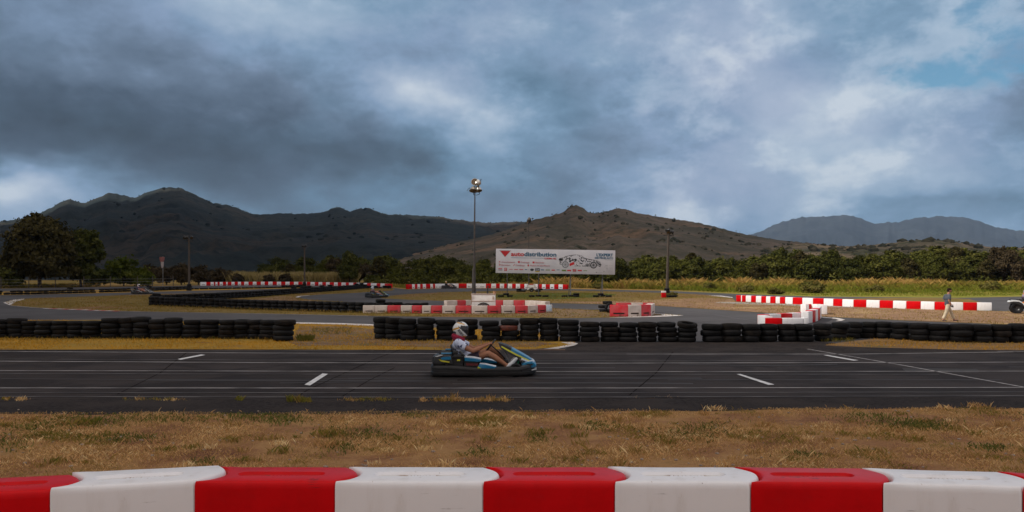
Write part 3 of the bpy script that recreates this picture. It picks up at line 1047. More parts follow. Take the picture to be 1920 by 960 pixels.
x, y, dens, green = x[k], y[k], dens[k], green[k]
isg = (green > .34) & (NG.uniform(0, 1, len(x)) < .55)
h = np.where(isg, NG.uniform(.015, .042, len(x)), NG.uniform(.008, .030, len(x))) * (1 + .5 * dens)
tall = NG.uniform(0, 1, len(x)) < .008
h = np.where(tall, h * 2.6, h)
tint = np.where(isg, NG.uniform(.02, .36, len(x)), NG.uniform(.30, 1.0, len(x)) * (.8 + .3 * dens))
tag(blades('dry_grass', x, y, h, NG.uniform(.0025, .0055, len(x)), GR, tint, 1.6, 0.0), kind='stuff')
# low dark weeds in the foreground verge
wx, wy, wt, wh = [], [], [], []
for px, py, sw, sh, n in [(150, 792, 45, 6, 800), (285, 786, 80, 5, 700), (490, 782, 60, 5, 800), (530, 790, 26, 5, 300), (95, 815, 30, 7, 300), (680, 815, 50, 8, 700), (230, 822, 45, 5, 400), (1295, 815, 40, 8, 600),
                          (1625, 780, 30, 5, 400), (1700, 795, 45, 6, 700), (1740, 800, 30, 5, 400), (1510, 855, 22, 4, 200), (1860, 840, 20, 4, 250), (60, 800, 30, 6, 300), (20, 830, 22, 8, 250), (1120, 800, 20, 5, 250),
                          (1010, 822, 14, 6, 160), (640, 840, 18, 6, 160), (380, 868, 16, 5, 120), (780, 778, 40, 4, 300), (1330, 800, 26, 5, 200), (1900, 770, 30, 4, 300), (900, 848, 16, 5, 140)]:
    n = int(n * .8)
    qx = NG.normal(px, sw, n)
    qy = NG.normal(py, sh, n)
    for a, c in zip(qx, qy):
        if c > 776:
            p = G(a, c)
            wx.append(p.x); wy.append(p.y); wt.append(NG.uniform(0, .3)); wh.append(NG.uniform(.015, .05))
WD = M_tint('weed_blades', [(0, S(78, 86, 44)), (.5, S(102, 106, 54)), (1, S(132, 126, 70))], transl=.2)
tag(blades('weeds', np.array(wx), np.array(wy), np.array(wh), np.full(len(wx), .012), WD, np.array(wt) * 3, 1.4, 0.0), kind='stuff')

# small tufts standing up in the near verge, yellow-green and straw
tx, ty, th, tt = [], [], [], []
gt = np.random.default_rng(5)
spots = [(615, 818, 1.2, .2), (612, 838, 1.0, .5), (527, 850, .9, .1), (360, 842, .7, .05), (525, 836, .8, .9), (1010, 815, .9, .1), (915, 826, .8, .3), (1080, 820, .8, .2), (1190, 850, .8, .3), (780, 838, .8, .4), (970, 868, .7, .1),
         (160, 797, 1.1, .15), (1340, 770, .9, .8), (1770, 768, .9, .7), (1830, 765, 1.0, .6), (1490, 866, .6, .1), (1250, 832, .7, .3), (60, 790, .8, .3), (440, 800, .8, .4), (850, 795, .8, .4), (1160, 790, .8, .4), (1430, 800, .8, .5), (1560, 830, .8, .5), (1650, 850, .8, .3), (1880, 800, .9, .5)]
for _ in range(130):
    spots.append((gt.uniform(-20, 1940), gt.uniform(776, 876), gt.uniform(.35, .8), gt.uniform(.1, .95)))
for px, py, s, tv in spots:
    p = G(px, py)
    n = int(70 * s * s) + 18
    for _ in range(n):
        tx.append(p.x + gt.normal(0, .075 * s)); ty.append(p.y + gt.normal(0, .05 * s)); th.append(.085 * s * gt.uniform(.35, 1.25)); tt.append(min(1, max(0, tv + gt.normal(0, .14))))
tag(blades('verge_tufts', np.array(tx), np.array(ty), np.array(th), np.full(len(tx), .005), GR, np.array(tt), 1.0, 0.0), kind='stuff')
# stones and clods
gs = random.Random(8)
m = MB()
for _ in range(260):
    p = G(gs.uniform(-30, 1950), gs.uniform(768, 878))
    r = gs.uniform(.006, .020)
    m.ball((p.x, p.y, r * .3), (r * gs.uniform(.8, 1.5), r * gs.uniform(.8, 1.3), r * .7), 7, 5)
tag(m.build('pebbles', M('pebble', L(.20, .15, .12), .9, L(.34, .27, .22), 30), smooth=40), kind='stuff')

# tufts rooted in the asphalt seam
tx, ty, th, tt = [], [], [], []
for x0, x1, yy, hh, n, tl, tm in [(-10, 46, 749.5, .05, 260, .45, .8), (0, 20, 748, .04, 60, .1, .3), (230, 340, 749, .05, 300, .05, .5), (440, 482, 749, .05, 160, .0, .2), (542, 582, 752, .10, 300, .0, .25), (632, 732, 750, .05, 320, .05, .5),
                                  (790, 955, 751, .06, 1100, .2, .75), (830, 870, 750, .12, 60, .2, .5), (905, 930, 750, .09, 50, .3, .6), (1180, 1260, 745, .02, 60, .5, .8), (300, 335, 750, .03, 90, .6, 1)]:
    cs_ = [(NG.uniform(x0, x1), NG.uniform(1.5, max(2.5, (x1 - x0) * .10)), NG.uniform(.35, 1.25), NG.uniform(tl, tm)) for _ in range(max(3, int((x1 - x0) / 9)))]
    for _ in range(n):
        cx_, cs1, ch_, ct_ = cs_[NG.integers(len(cs_))]
        p = G(NG.normal(cx_, cs1), yy + NG.normal(0, 1.3))
        tx.append(p.x); ty.append(p.y); th.append(hh * ch_ * NG.uniform(.25, 1.15)); tt.append(min(1, max(0, ct_ + NG.normal(0, .12))))
tag(blades('seam_grass', np.array(tx), np.array(ty), np.array(th), np.full(len(tx), .010), GR, np.array(tt), .9, 0.0), kind='stuff')


def verge_blades(name, poly, per_m2, h0, h1, wid, mat, t0, t1, seed, yband=None):
    per_m2, h1 = per_m2 * 1.6, h1 * .75
    P = np.array(POLYS[poly])
    x0, y0 = P.min(0)
    x1, y1 = P.max(0)
    x0, x1 = max(x0, -60), min(x1, 70)
    n = int((x1 - x0) * (y1 - y0) * per_m2)
    X = NG.uniform(x0, x1, n)
    Y = NG.uniform(y0, y1, n)
    k = in_poly(P, X, Y)
    X, Y = X[k], Y[k]
    k = np_noise(X, Y, .45, seed) + NG.uniform(-.5, .5, len(X)) > -.15
    X, Y = X[k], Y[k]
    hh = NG.uniform(h0, h1, len(X))
    return tag(blades(name, X, Y, hh, np.full(len(X), wid), mat, NG.uniform(t0, t1, len(X)) * .5 + .3, 1.2, .012), kind='stuff')


verge_blades('verge_grass', 'tyre_verge', 130, .02, .08, .012, GR_G, .1, 1, 1)
verge_blades('verge_grass', 'corner_verge', 110, .02, .07, .012, GR_G, .35, 1, 2)
verge_blades('verge_grass', 'left_island', 24, .04, .12, .03, GR_O, .0, .9, 3)
verge_blades('verge_grass', 'field_verge', 14, .04, .12, .03, GR_O, .0, .9, 4)
verge_blades('verge_grass', 'field_green', 20, .04, .12, .03, GR_M, .0, .4, 5)
# green clump at the end of the left tyre wall, and weeds along the walls
tx, ty, th, tt = [], [], [], []
for x0, x1, ya, yb, hh, n, tl, tm in [(558, 588, 634, 641, .20, 420, .0, .3), (585, 660, 616, 628, .10, 500, .0, .4), (0, 552, 635, 640, .12, 900, .1, .9), (715, 1040, 637, 643, .09, 900, .2, 1), (1540, 1600, 637, 642, .13, 250, .0, .5),
                                      (1600, 1920, 642, 647, .08, 500, .3, 1), (285, 690, 575, 589, .22, 0, .2, 1), (690, 1040, 592, 594, .10, 700, .2, 1)]:
    for _ in range(n):
        u = NG.uniform(0, 1)
        p = G(x0 + (x1 - x0) * u, NG.uniform(ya, yb))
        tx.append(p.x); ty.append(p.y); th.append(hh * NG.uniform(.4, 1.2)); tt.append(NG.uniform(tl, tm))
for _ in range(1500):
    u = NG.uniform(0, 1)
    p = G(284 + 500 * u, 574.5 + 13.5 * min(1, u * 1.25) + abs(NG.normal(0, .6)))
    tx.append(p.x); ty.append(p.y); th.append(.2 * NG.uniform(.3, 1.2)); tt.append(NG.uniform(.2, 1))
tag(blades('wall_foot_grass', np.array(tx), np.array(ty), np.array(th) * .8, np.full(len(tx), .012), GR_O, np.array(tt), .8, .012), kind='stuff')

# tall meadow grass beyond the track
def meadow(name, n, xr, yr, hfun, tfun, keep, mat, wid=.09, lean=.6):
    X = NG.uniform(*xr, n)
    Y = NG.uniform(*yr, n)
    px = 960 + X * F / Y
    k = np.array([keep(a, c, d) for a, c, d in zip(px, X, Y)])
    X, Y, px = X[k], Y[k], px[k]
    q = np_noise(X, Y, .09, 3.0)
    q2 = np_noise(X, Y, .35, 8.0)
    hh = hfun(X, Y, q, q2) * NG.uniform(.6, 1.15, len(X))
    tt = tfun(X, Y, q, q2) + NG.uniform(-.2, .2, len(X))
    return tag(blades(name, X, Y, np.maximum(hh, .06), np.full(len(X), wid), mat, tt, lean, 0.0), kind='stuff')


def py_of(Y):
    return HY - F * (zg(Y) - H) / Y


TOPEDGE = [(-300, 541), (0, 541), (200, 538), (350, 535.4), (480, 533.5), (560, 533.5), (640, 535.5), (735, 539), (765, 542), (840, 540), (1060, 541), (1250, 545), (1380, 550.5), (1520, 555.5), (1600, 556.5), (1700, 556), (1800, 557), (1920, 555), (2300, 554)]


def keep_right(px, X, Y):
    if not -40 < px < 2150:
        return False
    m = 1.2 if px > 1040 else .6
    return py_of(Y) < interp(TOPEDGE, px) - m


meadow('meadow_grass', 150000, (-75, 115), (62, 118),
       lambda X, Y, q, q2: np.where(960 + X * F / Y > 1010, (.12 + .72 * np.clip((Y - 84) / 20, 0, 1.0)) * np.maximum(.25, .95 + .9 * q + .6 * q2), np.clip((Y - 95) / 18, .2, 1) * (.55 + .35 * q)),
       lambda X, Y, q, q2: np.clip((Y - 90) / 36, .0, .62) + .45 * q2 + .30 * q, keep_right, GR_M, .06, 1.3)
# pale reeds behind the left barrier
def keep_reed(px, X, Y):
    return (425 < px < 668) and Y > 130
meadow('reeds', 11000, (-52, -24), (131, 138), lambda X, Y, q, q2: 1.9 + .5 * q + .3 * q2, lambda X, Y, q, q2: .75 + .3 * q2, keep_reed, GR_R, .11)

# ---- trees
LEAF = {
    'shrub': M_tint('shrub_leaves', [(0, L(.080, .082, .020)), (.5, L(.135, .125, .034)), (1, L(.22, .18, .065))], transl=.3),
    'dark': M_tint('dark_leaves', [(0, L(.032, .038, .010)), (.5, L(.058, .064, .016)), (1, L(.110, .108, .030))], transl=.2),
    'mid': M_tint('mid_leaves', [(0, L(.044, .050, .011)), (.5, L(.076, .080, .018)), (1, L(.125, .120, .032))], transl=.25),
    'bright': M_tint('bright_leaves', [(0, L(.040, .055, .008)), (.5, L(.075, .090, .013)), (1, L(.12, .125, .024))], transl=.3),
    'brown': M_tint('brown_leaves', [(0, L(.034, .026, .015)), (.5, L(.060, .045, .026)), (1, L(.105, .080, .046))], transl=.2),
    'olive': M_tint('olive_leaves', [(0, L(.030, .027, .011)), (.5, L(.054, .046, .018)), (1, L(.10, .084, .034))], transl=.2),
}


def crown_mesh(name, seed, blobs, nclump, nleaf, leaf, mat, cr=.2, flat=.7):
    """leaf quads gathered in clumps spread through one or more rough lobes (x, y, z, rx, ry, rz)"""
    g = np.random.default_rng(seed)
    vol = np.array([q[3] * q[4] * q[5] for q in blobs]) ** .67
    pick = g.choice(len(blobs), nclump, p=vol / vol.sum())
    Vs, T = [], []
    for i in pick:
        cx, cy, cz, rx, ry, rz = blobs[i]
        d = g.normal(size=3)
        d /= np.linalg.norm(d)
        if d[2] < -.5:
            d[2] *= .4
        rr = g.uniform(.25, 1.0) ** .45 * (1 + .22 * mnoise.noise(Vector((d[0] * 2.2, d[1] * 2.2, d[2] * 2.2 + seed * 1.7 + i))))
        c = np.array([cx, cy, cz]) + d * rr * np.array([rx, ry, rz])
        s = cr * min(rx, rz) * g.uniform(.6, 1.35)
        n = int(nleaf * g.uniform(.6, 1.4))
        p = c + g.normal(size=(n, 3)) * s * np.array([1, 1, flat]) * .6
        nv = g.normal(size=(n, 3)) * .8 + d + np.array([0, 0, .5])
        nv /= np.linalg.norm(nv, axis=1)[:, None]
        a = np.cross(nv, g.normal(size=(n, 3)))
        a /= np.linalg.norm(a, axis=1)[:, None]
        bq = np.cross(nv, a)
        ls = leaf * g.uniform(.5, 1.25, n)[:, None]
        a *= ls * .5
        bq *= ls * .8
        Vs.append(np.stack([p - bq, p + a, p + bq, p - a], 1))
        tc = g.uniform(.15, .85)
        T.append(np.clip(tc + g.uniform(-.25, .25, n), 0, 1))
    V = np.concatenate(Vs)
    return np_mesh(name, V.reshape(-1, 3), 4, mat, np.concatenate(T))


def trunk_mesh(name, seed, h, r, spread, limbs=5):
    g = random.Random(seed)
    m = MB()
    top = Vector((g.uniform(-.1, .1) * h, g.uniform(-.1, .1) * h, h))
    fork = top * .5
    m.tube([(0, 0, -.15), (0, 0, .1), tuple(fork * .6 + Vector((g.uniform(-.05, .05) * h, 0, 0))), tuple(fork), tuple(top)], [r * 1.5, r, r * .85, r * .7, r * .25], 7)
    for k in range(limbs):
        a = 2 * math.pi * (k + g.random() * .6) / limbs
        s = fork * g.uniform(.6, 1.15)
        e = s + Vector((math.cos(a) * spread * g.uniform(.6, 1), math.sin(a) * spread * g.uniform(.6, 1), h * g.uniform(.2, .5)))
        mid = s.lerp(e, .5) + Vector((0, 0, h * .06))
        m.tube([tuple(s), tuple(mid), tuple(e)], [r * .55, r * .38, r * .14], 6)
    return m.mesh(name, MAT['bark'])


def tree(name, loc, crown, trunk, label, cat, group=None, sc=(1, 1, 1), rz=0.0, trunkname='trunk'):
    t = empty(name, loc, rz, label, cat, group)
    t.scale = sc
    link(trunkname, trunk, t)
    link('crown', crown, t)
    return t


# the two big trees at the left
Yb = 112.0
def at(px, Y):
    return Vector(((px - 960) * Y / F, Y, zg(Y)))
crA = crown_mesh('crown', 1, [(0, 0, 5.0, 4.3, 3.6, 3.6), (-1.6, 0, 3.6, 3.4, 3, 3.0), (1.6, -.4, 4.4, 3.0, 3, 3.2), (.2, 0, 7.2, 2.6, 2.4, 1.9), (2.2, 0, 2.2, 2.6, 2.6, 1.8), (-2.6, 0, 2.0, 2.2, 2.2, 1.6)], 520, 60, .34, LEAF['olive'], .22)
tree('broad_tree', at(75, Yb), crA, trunk_mesh('trunk', 3, 5, .26, 2.2), 'tallest dark broad tree with a domed crown at the left', 'tree', None, (1.0, 1.0, 1.14))
crB = crown_mesh('crown', 2, [(0, 0, 4.6, 2.6, 2.4, 2.4), (-1, 0, 3.0, 2.4, 2.2, 2.4), (.8, 0, 6.0, 2.0, 1.8, 1.5), (1.8, 0, 4.4, 1.7, 1.6, 2.0), (.6, 0, 1.8, 2.0, 2, 1.6)], 340, 60, .34, LEAF['dark'], .24)
tree('broad_tree', at(152, Yb + 3), crB, trunk_mesh('trunk', 4, 4.4, .2, 1.6), 'dark green tree leaning against the tallest tree, on its right side', 'tree', None, (.95, .95, 1.10))
# low foliage at the far left edge
crE = crown_mesh('crown', 12, [(0, 0, 1.6, 2.6, 2, 1.8), (2, 0, .9, 1.6, 1.5, 1.0)], 110, 50, .3, LEAF['dark'], .3)
tree('bush', at(-8, Yb - 2), crE, trunk_mesh('trunk', 5, 1.6, .1, 1.0), 'dark low bush cut by the left picture edge beside the tallest tree', 'bush', 'bushes along the far fence')
# green bushes
crG = crown_mesh('crown', 13, [(0, 0, 1.6, 2.4, 2, 1.7), (1.5, 0, 1.0, 1.6, 1.5, 1.1), (-1.6, 0, 1.0, 1.6, 1.5, 1.1)], 150, 50, .28, LEAF['bright'], .28)
crG2 = crown_mesh('crown', 14, [(0, 0, 1.2, 1.9, 1.8, 1.3), (1.2, 0, .7, 1.2, 1.2, .8)], 100, 50, .26, LEAF['bright'], .3)
tS = trunk_mesh('trunk', 6, 1.5, .09, 1.2)
for cr, px, Y, s, lab in [(crG, 232, 122, 1.24, 'largest bright green bush right of the dark trees'), (crG2, 182, 121, 1.0, 'bright green bush at the foot of the dark leaning tree'),
                          (crG2, 268, 121, .9, 'small bright green bush beside the brown scrub')]:
    tree('bush', at(px, Y), cr, tS, lab, 'bush', 'bushes along the far fence', (s, s, s), px * .37)
crN = crown_mesh('crown', 15, [(0, 0, 1.5, 1.5, 1.4, 1.3), (.8, 0, 2.0, .9, .9, .7), (-.5, 0, .7, 1.0, 1, .7)], 90, 45, .24, LEAF['brown'], .3)
for i, (px, Y, s, lab) in enumerate([(283, 131, 1.15, 'brown withered bush below the windsock'), (312, 130, 1.0, 'brown withered bush just right of the windsock pole'), (340, 131, 1.2, 'tall brown bush touching the left lamp pole'),
                                     (372, 131, 1.1, 'brown bush just right of the left lamp pole'), (395, 131, .85, 'small brown bush between left lamp pole and barrier end'), (416, 132, .95, 'brown bush at the left edge of the reeds'),
                                     (446, 130.5, .65, 'low brown bush in front of the pale reeds'), (505, 130.5, .6, 'low dark bush in the middle of the pale reeds'), (535, 130.5, .65, 'dark bush in the reeds left of the second lamp pole')]):
    tree('scrub_bush', at(px, Y), crN, tS, lab, 'bush', 'dry bushes behind the left barrier', (s, s, s), i * 1.3)

# the belt of trees behind the meadow
tmpl = []
for i, (kind, bl, ncl, leaf) in enumerate([
    ('mid', [(0, 0, 3.0, 2.5, 2.2, 2.0), (1.2, 0, 2.1, 1.9, 1.8, 1.6), (-1.3, 0, 1.9, 1.9, 1.8, 1.6), (.2, 0, 4.2, 1.4, 1.3, 1.1)], 200, .32),
    ('dark', [(0, 0, 3.4, 2.2, 2, 2.2), (-.9, 0, 2.0, 2.0, 1.8, 1.7), (1.1, 0, 2.2, 1.8, 1.6, 1.7), (.4, 0, 4.9, 1.2, 1.1, 1.0)], 200, .32),
    ('dark', [(0, 0, 2.4, 2.8, 2.4, 1.8), (1.8, 0, 1.7, 1.8, 1.7, 1.4), (-1.7, 0, 1.6, 1.8, 1.7, 1.4)], 190, .30),
    ('mid', [(0, 0, 2.0, 2.3, 2.1, 1.7), (.9, 0, 3.0, 1.4, 1.3, 1.1), (-1.2, 0, 1.4, 1.5, 1.5, 1.2)], 170, .30),
    ('olive', [(0, 0, 3.6, 1.8, 1.7, 2.2), (.4, 0, 5.2, 1.1, 1.0, 1.2), (-.5, 0, 2.0, 1.7, 1.6, 1.4)], 170, .30),
    ('brown', [(0, 0, 2.6, 2.1, 1.9, 1.8), (.9, 0, 1.6, 1.6, 1.5, 1.3), (-.8, 0, 3.6, 1.2, 1.1, 1.0)], 120, .28),
]):
    tmpl.append((crown_mesh('crown', 30 + i, bl, ncl, 84, leaf * .74, LEAF[kind], .27), trunk_mesh('trunk', 40 + i, 3.2, .14, 1.3), max(q[2] + q[5] for q in bl), kind))
BELT = [(500, 498), (540, 486), (570, 480), (610, 478), (650, 472), (690, 478), (730, 480), (780, 484), (830, 480), (870, 486), (905, 486), (940, 482), (1000, 484), (1080, 482), (1150, 474), (1180, 474), (1220, 478), (1270, 477), (1330, 480), (1400, 478),
        (1440, 476), (1480, 472), (1560, 472), (1620, 474), (1680, 470), (1740, 466), (1790, 464), (1830, 462), (1870, 466), (1920, 470), (2000, 474), (2100, 476)]
kinds = {'mid': 'leafy green', 'dark': 'dense dark green', 'olive': 'tall olive green', 'brown': 'sparse brownish'}
px = 508.0
i = 0
rb = random.Random(21)
while px < 2080:
    for row in (0, 1):
        Y = (124 if px > 1000 else (132 if px > 690 else 141)) + row * 8 + rb.uniform(-3, 3)
        ti = rb.choices(range(6), [5, 5, 4, 4, 2.5, .3])[0]
        if px < 720 and row == 0 and rb.random() < .4:
            ti = rb.choice([4, 5, 1])
        cr, tr, ht, kd = tmpl[ti]
        pp = px + rb.uniform(-12, 12) + row * 20
        top = interp(BELT, pp) + (rb.uniform(1, 22) if row == 0 else rb.uniform(-7, 10))
        zt = H + (HY - top) * Y / F
        s = max(.55, (zt - zg(Y)) / (ht * 1.03))
        side = 'behind the reeds' if pp < 680 else ('left of the billboard' if pp < 935 else ('behind the billboard' if pp < 1150 else 'right of the billboard'))
        tree('belt_tree', at(pp, Y), cr, tr, f'{kinds[kd]} tree in the belt beyond the meadow, {side}', 'tree', 'trees in the belt beyond the meadow', (s * rb.uniform(.95, 1.25), s, s), rb.uniform(0, 6.3))
        i += 1
    px += 30
# a few crowns that stand out above the belt
for cri, pp, top, Y, lab in [(1, 1462, 463, 126, 'pointed dark tree standing above the belt near the low hill'), (4, 1500, 469, 128, 'round dark crown above the belt right of the pointed tree'), (1, 1558, 467, 128, 'dark rounded crown in the middle of the right tree belt'),
                             (4, 1790, 461, 126, 'tall olive tree above the belt near the right picture edge'), (5, 1884, 460, 122, 'brownish bare crown at the right end of the belt'), (1, 655, 470, 131, 'tall dark tree above the belt left of the floodlight mast')]:
    cr, tr, ht, kd = tmpl[cri]
    s = (H + (HY - top) * Y / F - zg(Y)) / (ht * 1.03)
    tree('belt_tree', at(pp, Y), cr, tr, lab, 'tree', 'trees in the belt beyond the meadow', (s * .8, s * .8, s), pp)
# undergrowth along the foot of the belt
UG = crown_mesh('undergrowth', 77, [((q - 960) * 121 / F, 121 + (q % 7) * .6, zg(121) + .5, 2.6, 1.6, .9 + (q * 13 % 5) * .16) for q in range(690, 2080, 24)], 1500, 26, .28, LEAF['mid'], .35)
tag(link('undergrowth', UG), kind='stuff')
# shrubs standing in the meadow at the right
crM = crown_mesh('crown', 91, [(0, 0, .45, 1.2, .9, .55), (.7, 0, .35, .9, .7, .4), (-.6, 0, .3, .8, .7, .4)], 50, 34, .16, LEAF['shrub'], .45)
tM = trunk_mesh('trunk', 92, .6, .04, .5, 4)
for pp, py, s, lab in [(1522, 549, 1.35, 'round olive shrub in the meadow above the long barrier'), (1640, 548, .8, 'low green shrub in the meadow above the barrier middle'), (1858, 546, 1.1, 'dark shrub in the meadow beyond the quad bike'),
                       (1455, 552, .7, 'small green shrub near the left end of the long barrier'), (1330, 544, .9, 'green shrub in the meadow right of the right lamp pole'), (1120, 541, .8, 'green shrub in the meadow behind the right billboard leg'),
                       (1400, 548, .8, 'green shrub in the meadow above the barrier end')]:
    Y = min(Yg(py), 105)
    tree('shrub', at(pp, Y), crM, tM, lab, 'shrub', 'shrubs in the meadow', (s, s, s), pp)

# ------------------------------------------------------------------ tyres
def tyre_mesh(seed, wd=.18, n=30):
    hw = wd / 2
    pr = [(.178, -hw * .55), (.180, -hw * .85), (.205, -hw * 1.0), (.240, -hw * 1.03), (.272, -hw * .95), (.290, -hw * .74), (.299, -hw * .5), (.301, -hw * .22), (.295, -hw * .18), (.295, -hw * .06),
          (.302, -hw * .02), (.302, hw * .02), (.295, hw * .06), (.295, hw * .18), (.301, hw * .22), (.299, hw * .5), (.290, hw * .74), (.272, hw * .95), (.240, hw * 1.03), (.205, hw), (.180, hw * .85), (.178, hw * .55), (.215, hw * .6), (.272, hw * .35), (.272, -hw * .35), (.215, -hw * .6)]
    g = random.Random(seed)
    ph = [g.uniform(0, 6.28) for _ in range(3)]

    def rmod(i, j):
        a = 2 * math.pi * j / n
        q = .005 * math.sin(2 * a + ph[0]) + .003 * math.sin(3 * a + ph[1])
        if i in (5, 6, 15, 16) and j % 2:
            q -= .007
        return q
    m = MB()
    m.lathe(pr, n, closed=True, rmod=rmod)
    return m.mesh('tyre', MAT['tyre'], 50)


TY = [tyre_mesh(s) for s in range(4)]
for q_ in (0, 2):
    d_ = TY[q_].copy()
    d_.materials.clear()
    d_.materials.append(MAT['tyre_dusty'])
    TY.append(d_)
TYR = TY[0].copy()
TYR.materials.clear()
TYR.materials.append(MAT['tyre_red'])
ORD = 'first second third fourth fifth sixth seventh eighth ninth tenth eleventh twelfth thirteenth fourteenth fifteenth sixteenth seventeenth eighteenth nineteenth twentieth twenty-first twenty-second twenty-third'.split()
rt = random.Random(5)
LEV = {4: ['bottom', 'second from bottom', 'second from top', 'topmost'], 3: ['bottom', 'middle', 'topmost'], 5: ['bottom', 'second from bottom', 'middle', 'second from top', 'topmost'], 2: ['bottom', 'topmost'], 1: ['single']}


def tyre(loc, rot, label, group, me=None, sc=(1, 1, 1)):
    o = link('tyre', me or TY[rt.choices(range(6), [5, 5, 5, 5, 2, 2])[0]], None, loc)
    o.rotation_euler = rot
    o.scale = sc
    return tag(o, label, 'tyre', group)


def stack(px, base, top, wpx, idx, end, wall, group, n=4, lean=0.0, reds=(), tilt_top=0.0):
    Y = Yg(base) + .30
    sc = F / Y
    X = (px - 960) / sc
    z0 = zg(Y) + .012
    hgt = (base - top) / ppm(base) * .97
    d = hgt / n
    rad = min(1.16, max(.95, wpx / sc / .575))
    for k in range(n):
        tl = (rt.gauss(0, .022), rt.gauss(0, .022))
        if k == n - 1 and tilt_top:
            tl = (0, tilt_top)
        jx = lean * k / n + rt.gauss(0, .024)
        tyre((X + jx, Y + rt.gauss(0, .016), z0 + d * (k + .5)), (tl[0], tl[1], rt.uniform(0, 6.28)), f'{LEV[n][k]} black tyre, {ORD[idx]} stack from the {end}, {wall}', group,
             TYR if k in reds else None, (rad * rt.uniform(.95, 1.04), rad * rt.uniform(.95, 1.04), d / .178))


# left wall, listed from its right-hand end
LW = [(531, 641, 600, 37, 4), (503, 637.5, 600.5, 30, 4), (478, 636.5, 600, 28, 4), (455, 636.5, 600, 27, 4), (427, 636.5, 600, 29, 4), (394, 636, 599.5, 34, 4), (360, 636, 600, 34, 4), (327, 636, 596, 33, 4), (296, 636, 599, 33, 4), (267, 636, 594.5, 33, 4),
      (240, 636, 596, 29, 4), (208, 636, 596.5, 35, 4), (172, 636, 602, 34, 4), (143, 635.5, 602, 30, 4), (114, 635.5, 602, 31, 4), (84, 635.5, 602, 28, 4), (58, 635, 602, 27, 4), (32, 635, 597, 32, 4), (4, 635, 599, 32, 4), (-28, 635, 600, 32, 4), (-61, 635, 600, 32, 4), (-94, 635, 601, 32, 4)]
for i, (px, bs, tp, wd, n) in enumerate(LW):
    stack(px, bs, tp, wd, i, 'right end', 'left tyre wall', 'tyres of the left wall', n, lean=.02)
CW = [(718, 637, 594.5, 30, 4), (738, 638, 596, 26, 4), (766, 640, 597.5, 32, 4), (798, 640, 597, 35, 4), (836, 640, 600, 36, 4), (876, 640, 599, 38, 4), (920, 641, 601.5, 37, 4), (956, 641, 600, 34, 4), (993, 641, 597, 36, 4), (1028, 641, 596, 35, 4),
      (1066, 641.5, 600, 37, 4), (1106, 642, 604, 36, 4), (1142, 642, 604, 34, 4), (1178, 642, 605.5, 35, 4), (1214, 642, 604.5, 35, 4), (1251, 642, 604.5, 36, 4), (1288, 642.5, 605, 35, 4)]
for i, (px, bs, tp, wd, n) in enumerate(CW):
    stack(px, bs, tp, wd, i, 'left end', 'middle tyre wall', 'tyres of the middle wall', n, reds=(2,) if i == 7 else (), lean=-.03 if i == 7 else .0, tilt_top=.18 if i == 16 else 0)
RW = [(1333, 642.5, 608, 38, 3), (1371, 642.5, 607.5, 39, 3), (1407, 642.5, 608.5, 34, 3), (1441, 642, 608.5, 34, 3), (1475, 642, 608.5, 32, 3), (1508, 642, 608.5, 35, 3), (1543, 641, 607.5, 32, 3), (1572, 638, 605.5, 30, 3), (1599, 636, 604.5, 28, 3), (1626, 635, 604.5, 28, 3),
      (1656, 635.5, 604, 32, 3), (1690, 638, 605.5, 34, 3), (1725, 640.5, 606, 36, 3), (1763, 642, 608, 38, 3), (1803, 643.5, 608, 38, 3), (1841, 644, 609, 35, 3), (1875, 644, 609, 33, 3), (1907, 644, 607.5, 34, 3), (1942, 644, 608, 34, 3), (1977, 644, 608, 34, 3), (2012, 644, 607, 34, 3)]
for i, (px, bs, tp, wd, n) in enumerate(RW):
    stack(px, bs, tp, wd, i, 'left end', 'right tyre wall', 'tyres of the right wall', n)

# the nearest arm of the V-shaped wall: separate tyres too
def along(line, s_m):
    pts = [G(*p) for p in line]
    out, d = [], 0.0
    for a, c in zip(pts, pts[1:]):
        l = (c - a).length
        while d < l:
            q = a.lerp(c, d / l)
            out.append(Vector((q.x, q.y, zg(q.y))))
            d += s_m
        d -= l
    return out


va = along([(284, 573), (480, 581.2), (690, 587.5)], .60)
far_from = 14
for i, p in enumerate(va[:far_from]):
    for k in range(3):
        tyre((p.x + rt.gauss(0, .02), p.y + .3 + rt.gauss(0, .02), p.z + .012 + .205 * (k + .5)), (rt.gauss(0, .02), rt.gauss(0, .02), rt.uniform(0, 6)), f'{LEV[3][k]} black tyre, {ORD[i]} stack from the tip, V-shaped wall', 'tyres of the V-shaped wall', None, (1, 1, 1.12))
# everything farther off: one mass of tyres
lowp = [(.18, -.085), (.24, -.093), (.285, -.07), (.30, -.03), (.30, .03), (.285, .07), (.24, .093), (.18, .085), (.2, 0)]
fm = MB()
def far_run(line, s, n, d=.19, jit=.03):
    for p in along(line, s):
        nn = n if rt.random() < .8 else max(1, n + rt.choice([-1, 0, 1]) if n > 1 else 1)
        for k in range(nn):
            fm.lathe(lowp, 12, M4=Matrix.Translation((p.x + rt.gauss(0, jit), p.y + .3 + rt.gauss(0, jit), p.z + .012 + d * (k + .5))) @ Matrix.Rotation(rt.gauss(0, .04), 4, 'X') @ Matrix.Rotation(rt.gauss(0, .04), 4, 'Y'), closed=True)
pl = va[far_from]
fm_line = [p for p in va[far_from:]]
for p in fm_line:
    for k in range(3 if p.x > -12.5 else 3):
        fm.lathe(lowp, 14, M4=Matrix.Translation((p.x + rt.gauss(0, .02), p.y + .3, p.z + .012 + .205 * (k + .5))) @ Matrix.Rotation(rt.gauss(0, .03), 4, 'X') @ Matrix.Diagonal((1, 1, 1.12, 1)), closed=True)
far_run([(692, 586), (745, 584.5)], .6, 3)
far_run([(748, 581), (800, 579)], .6, 2)
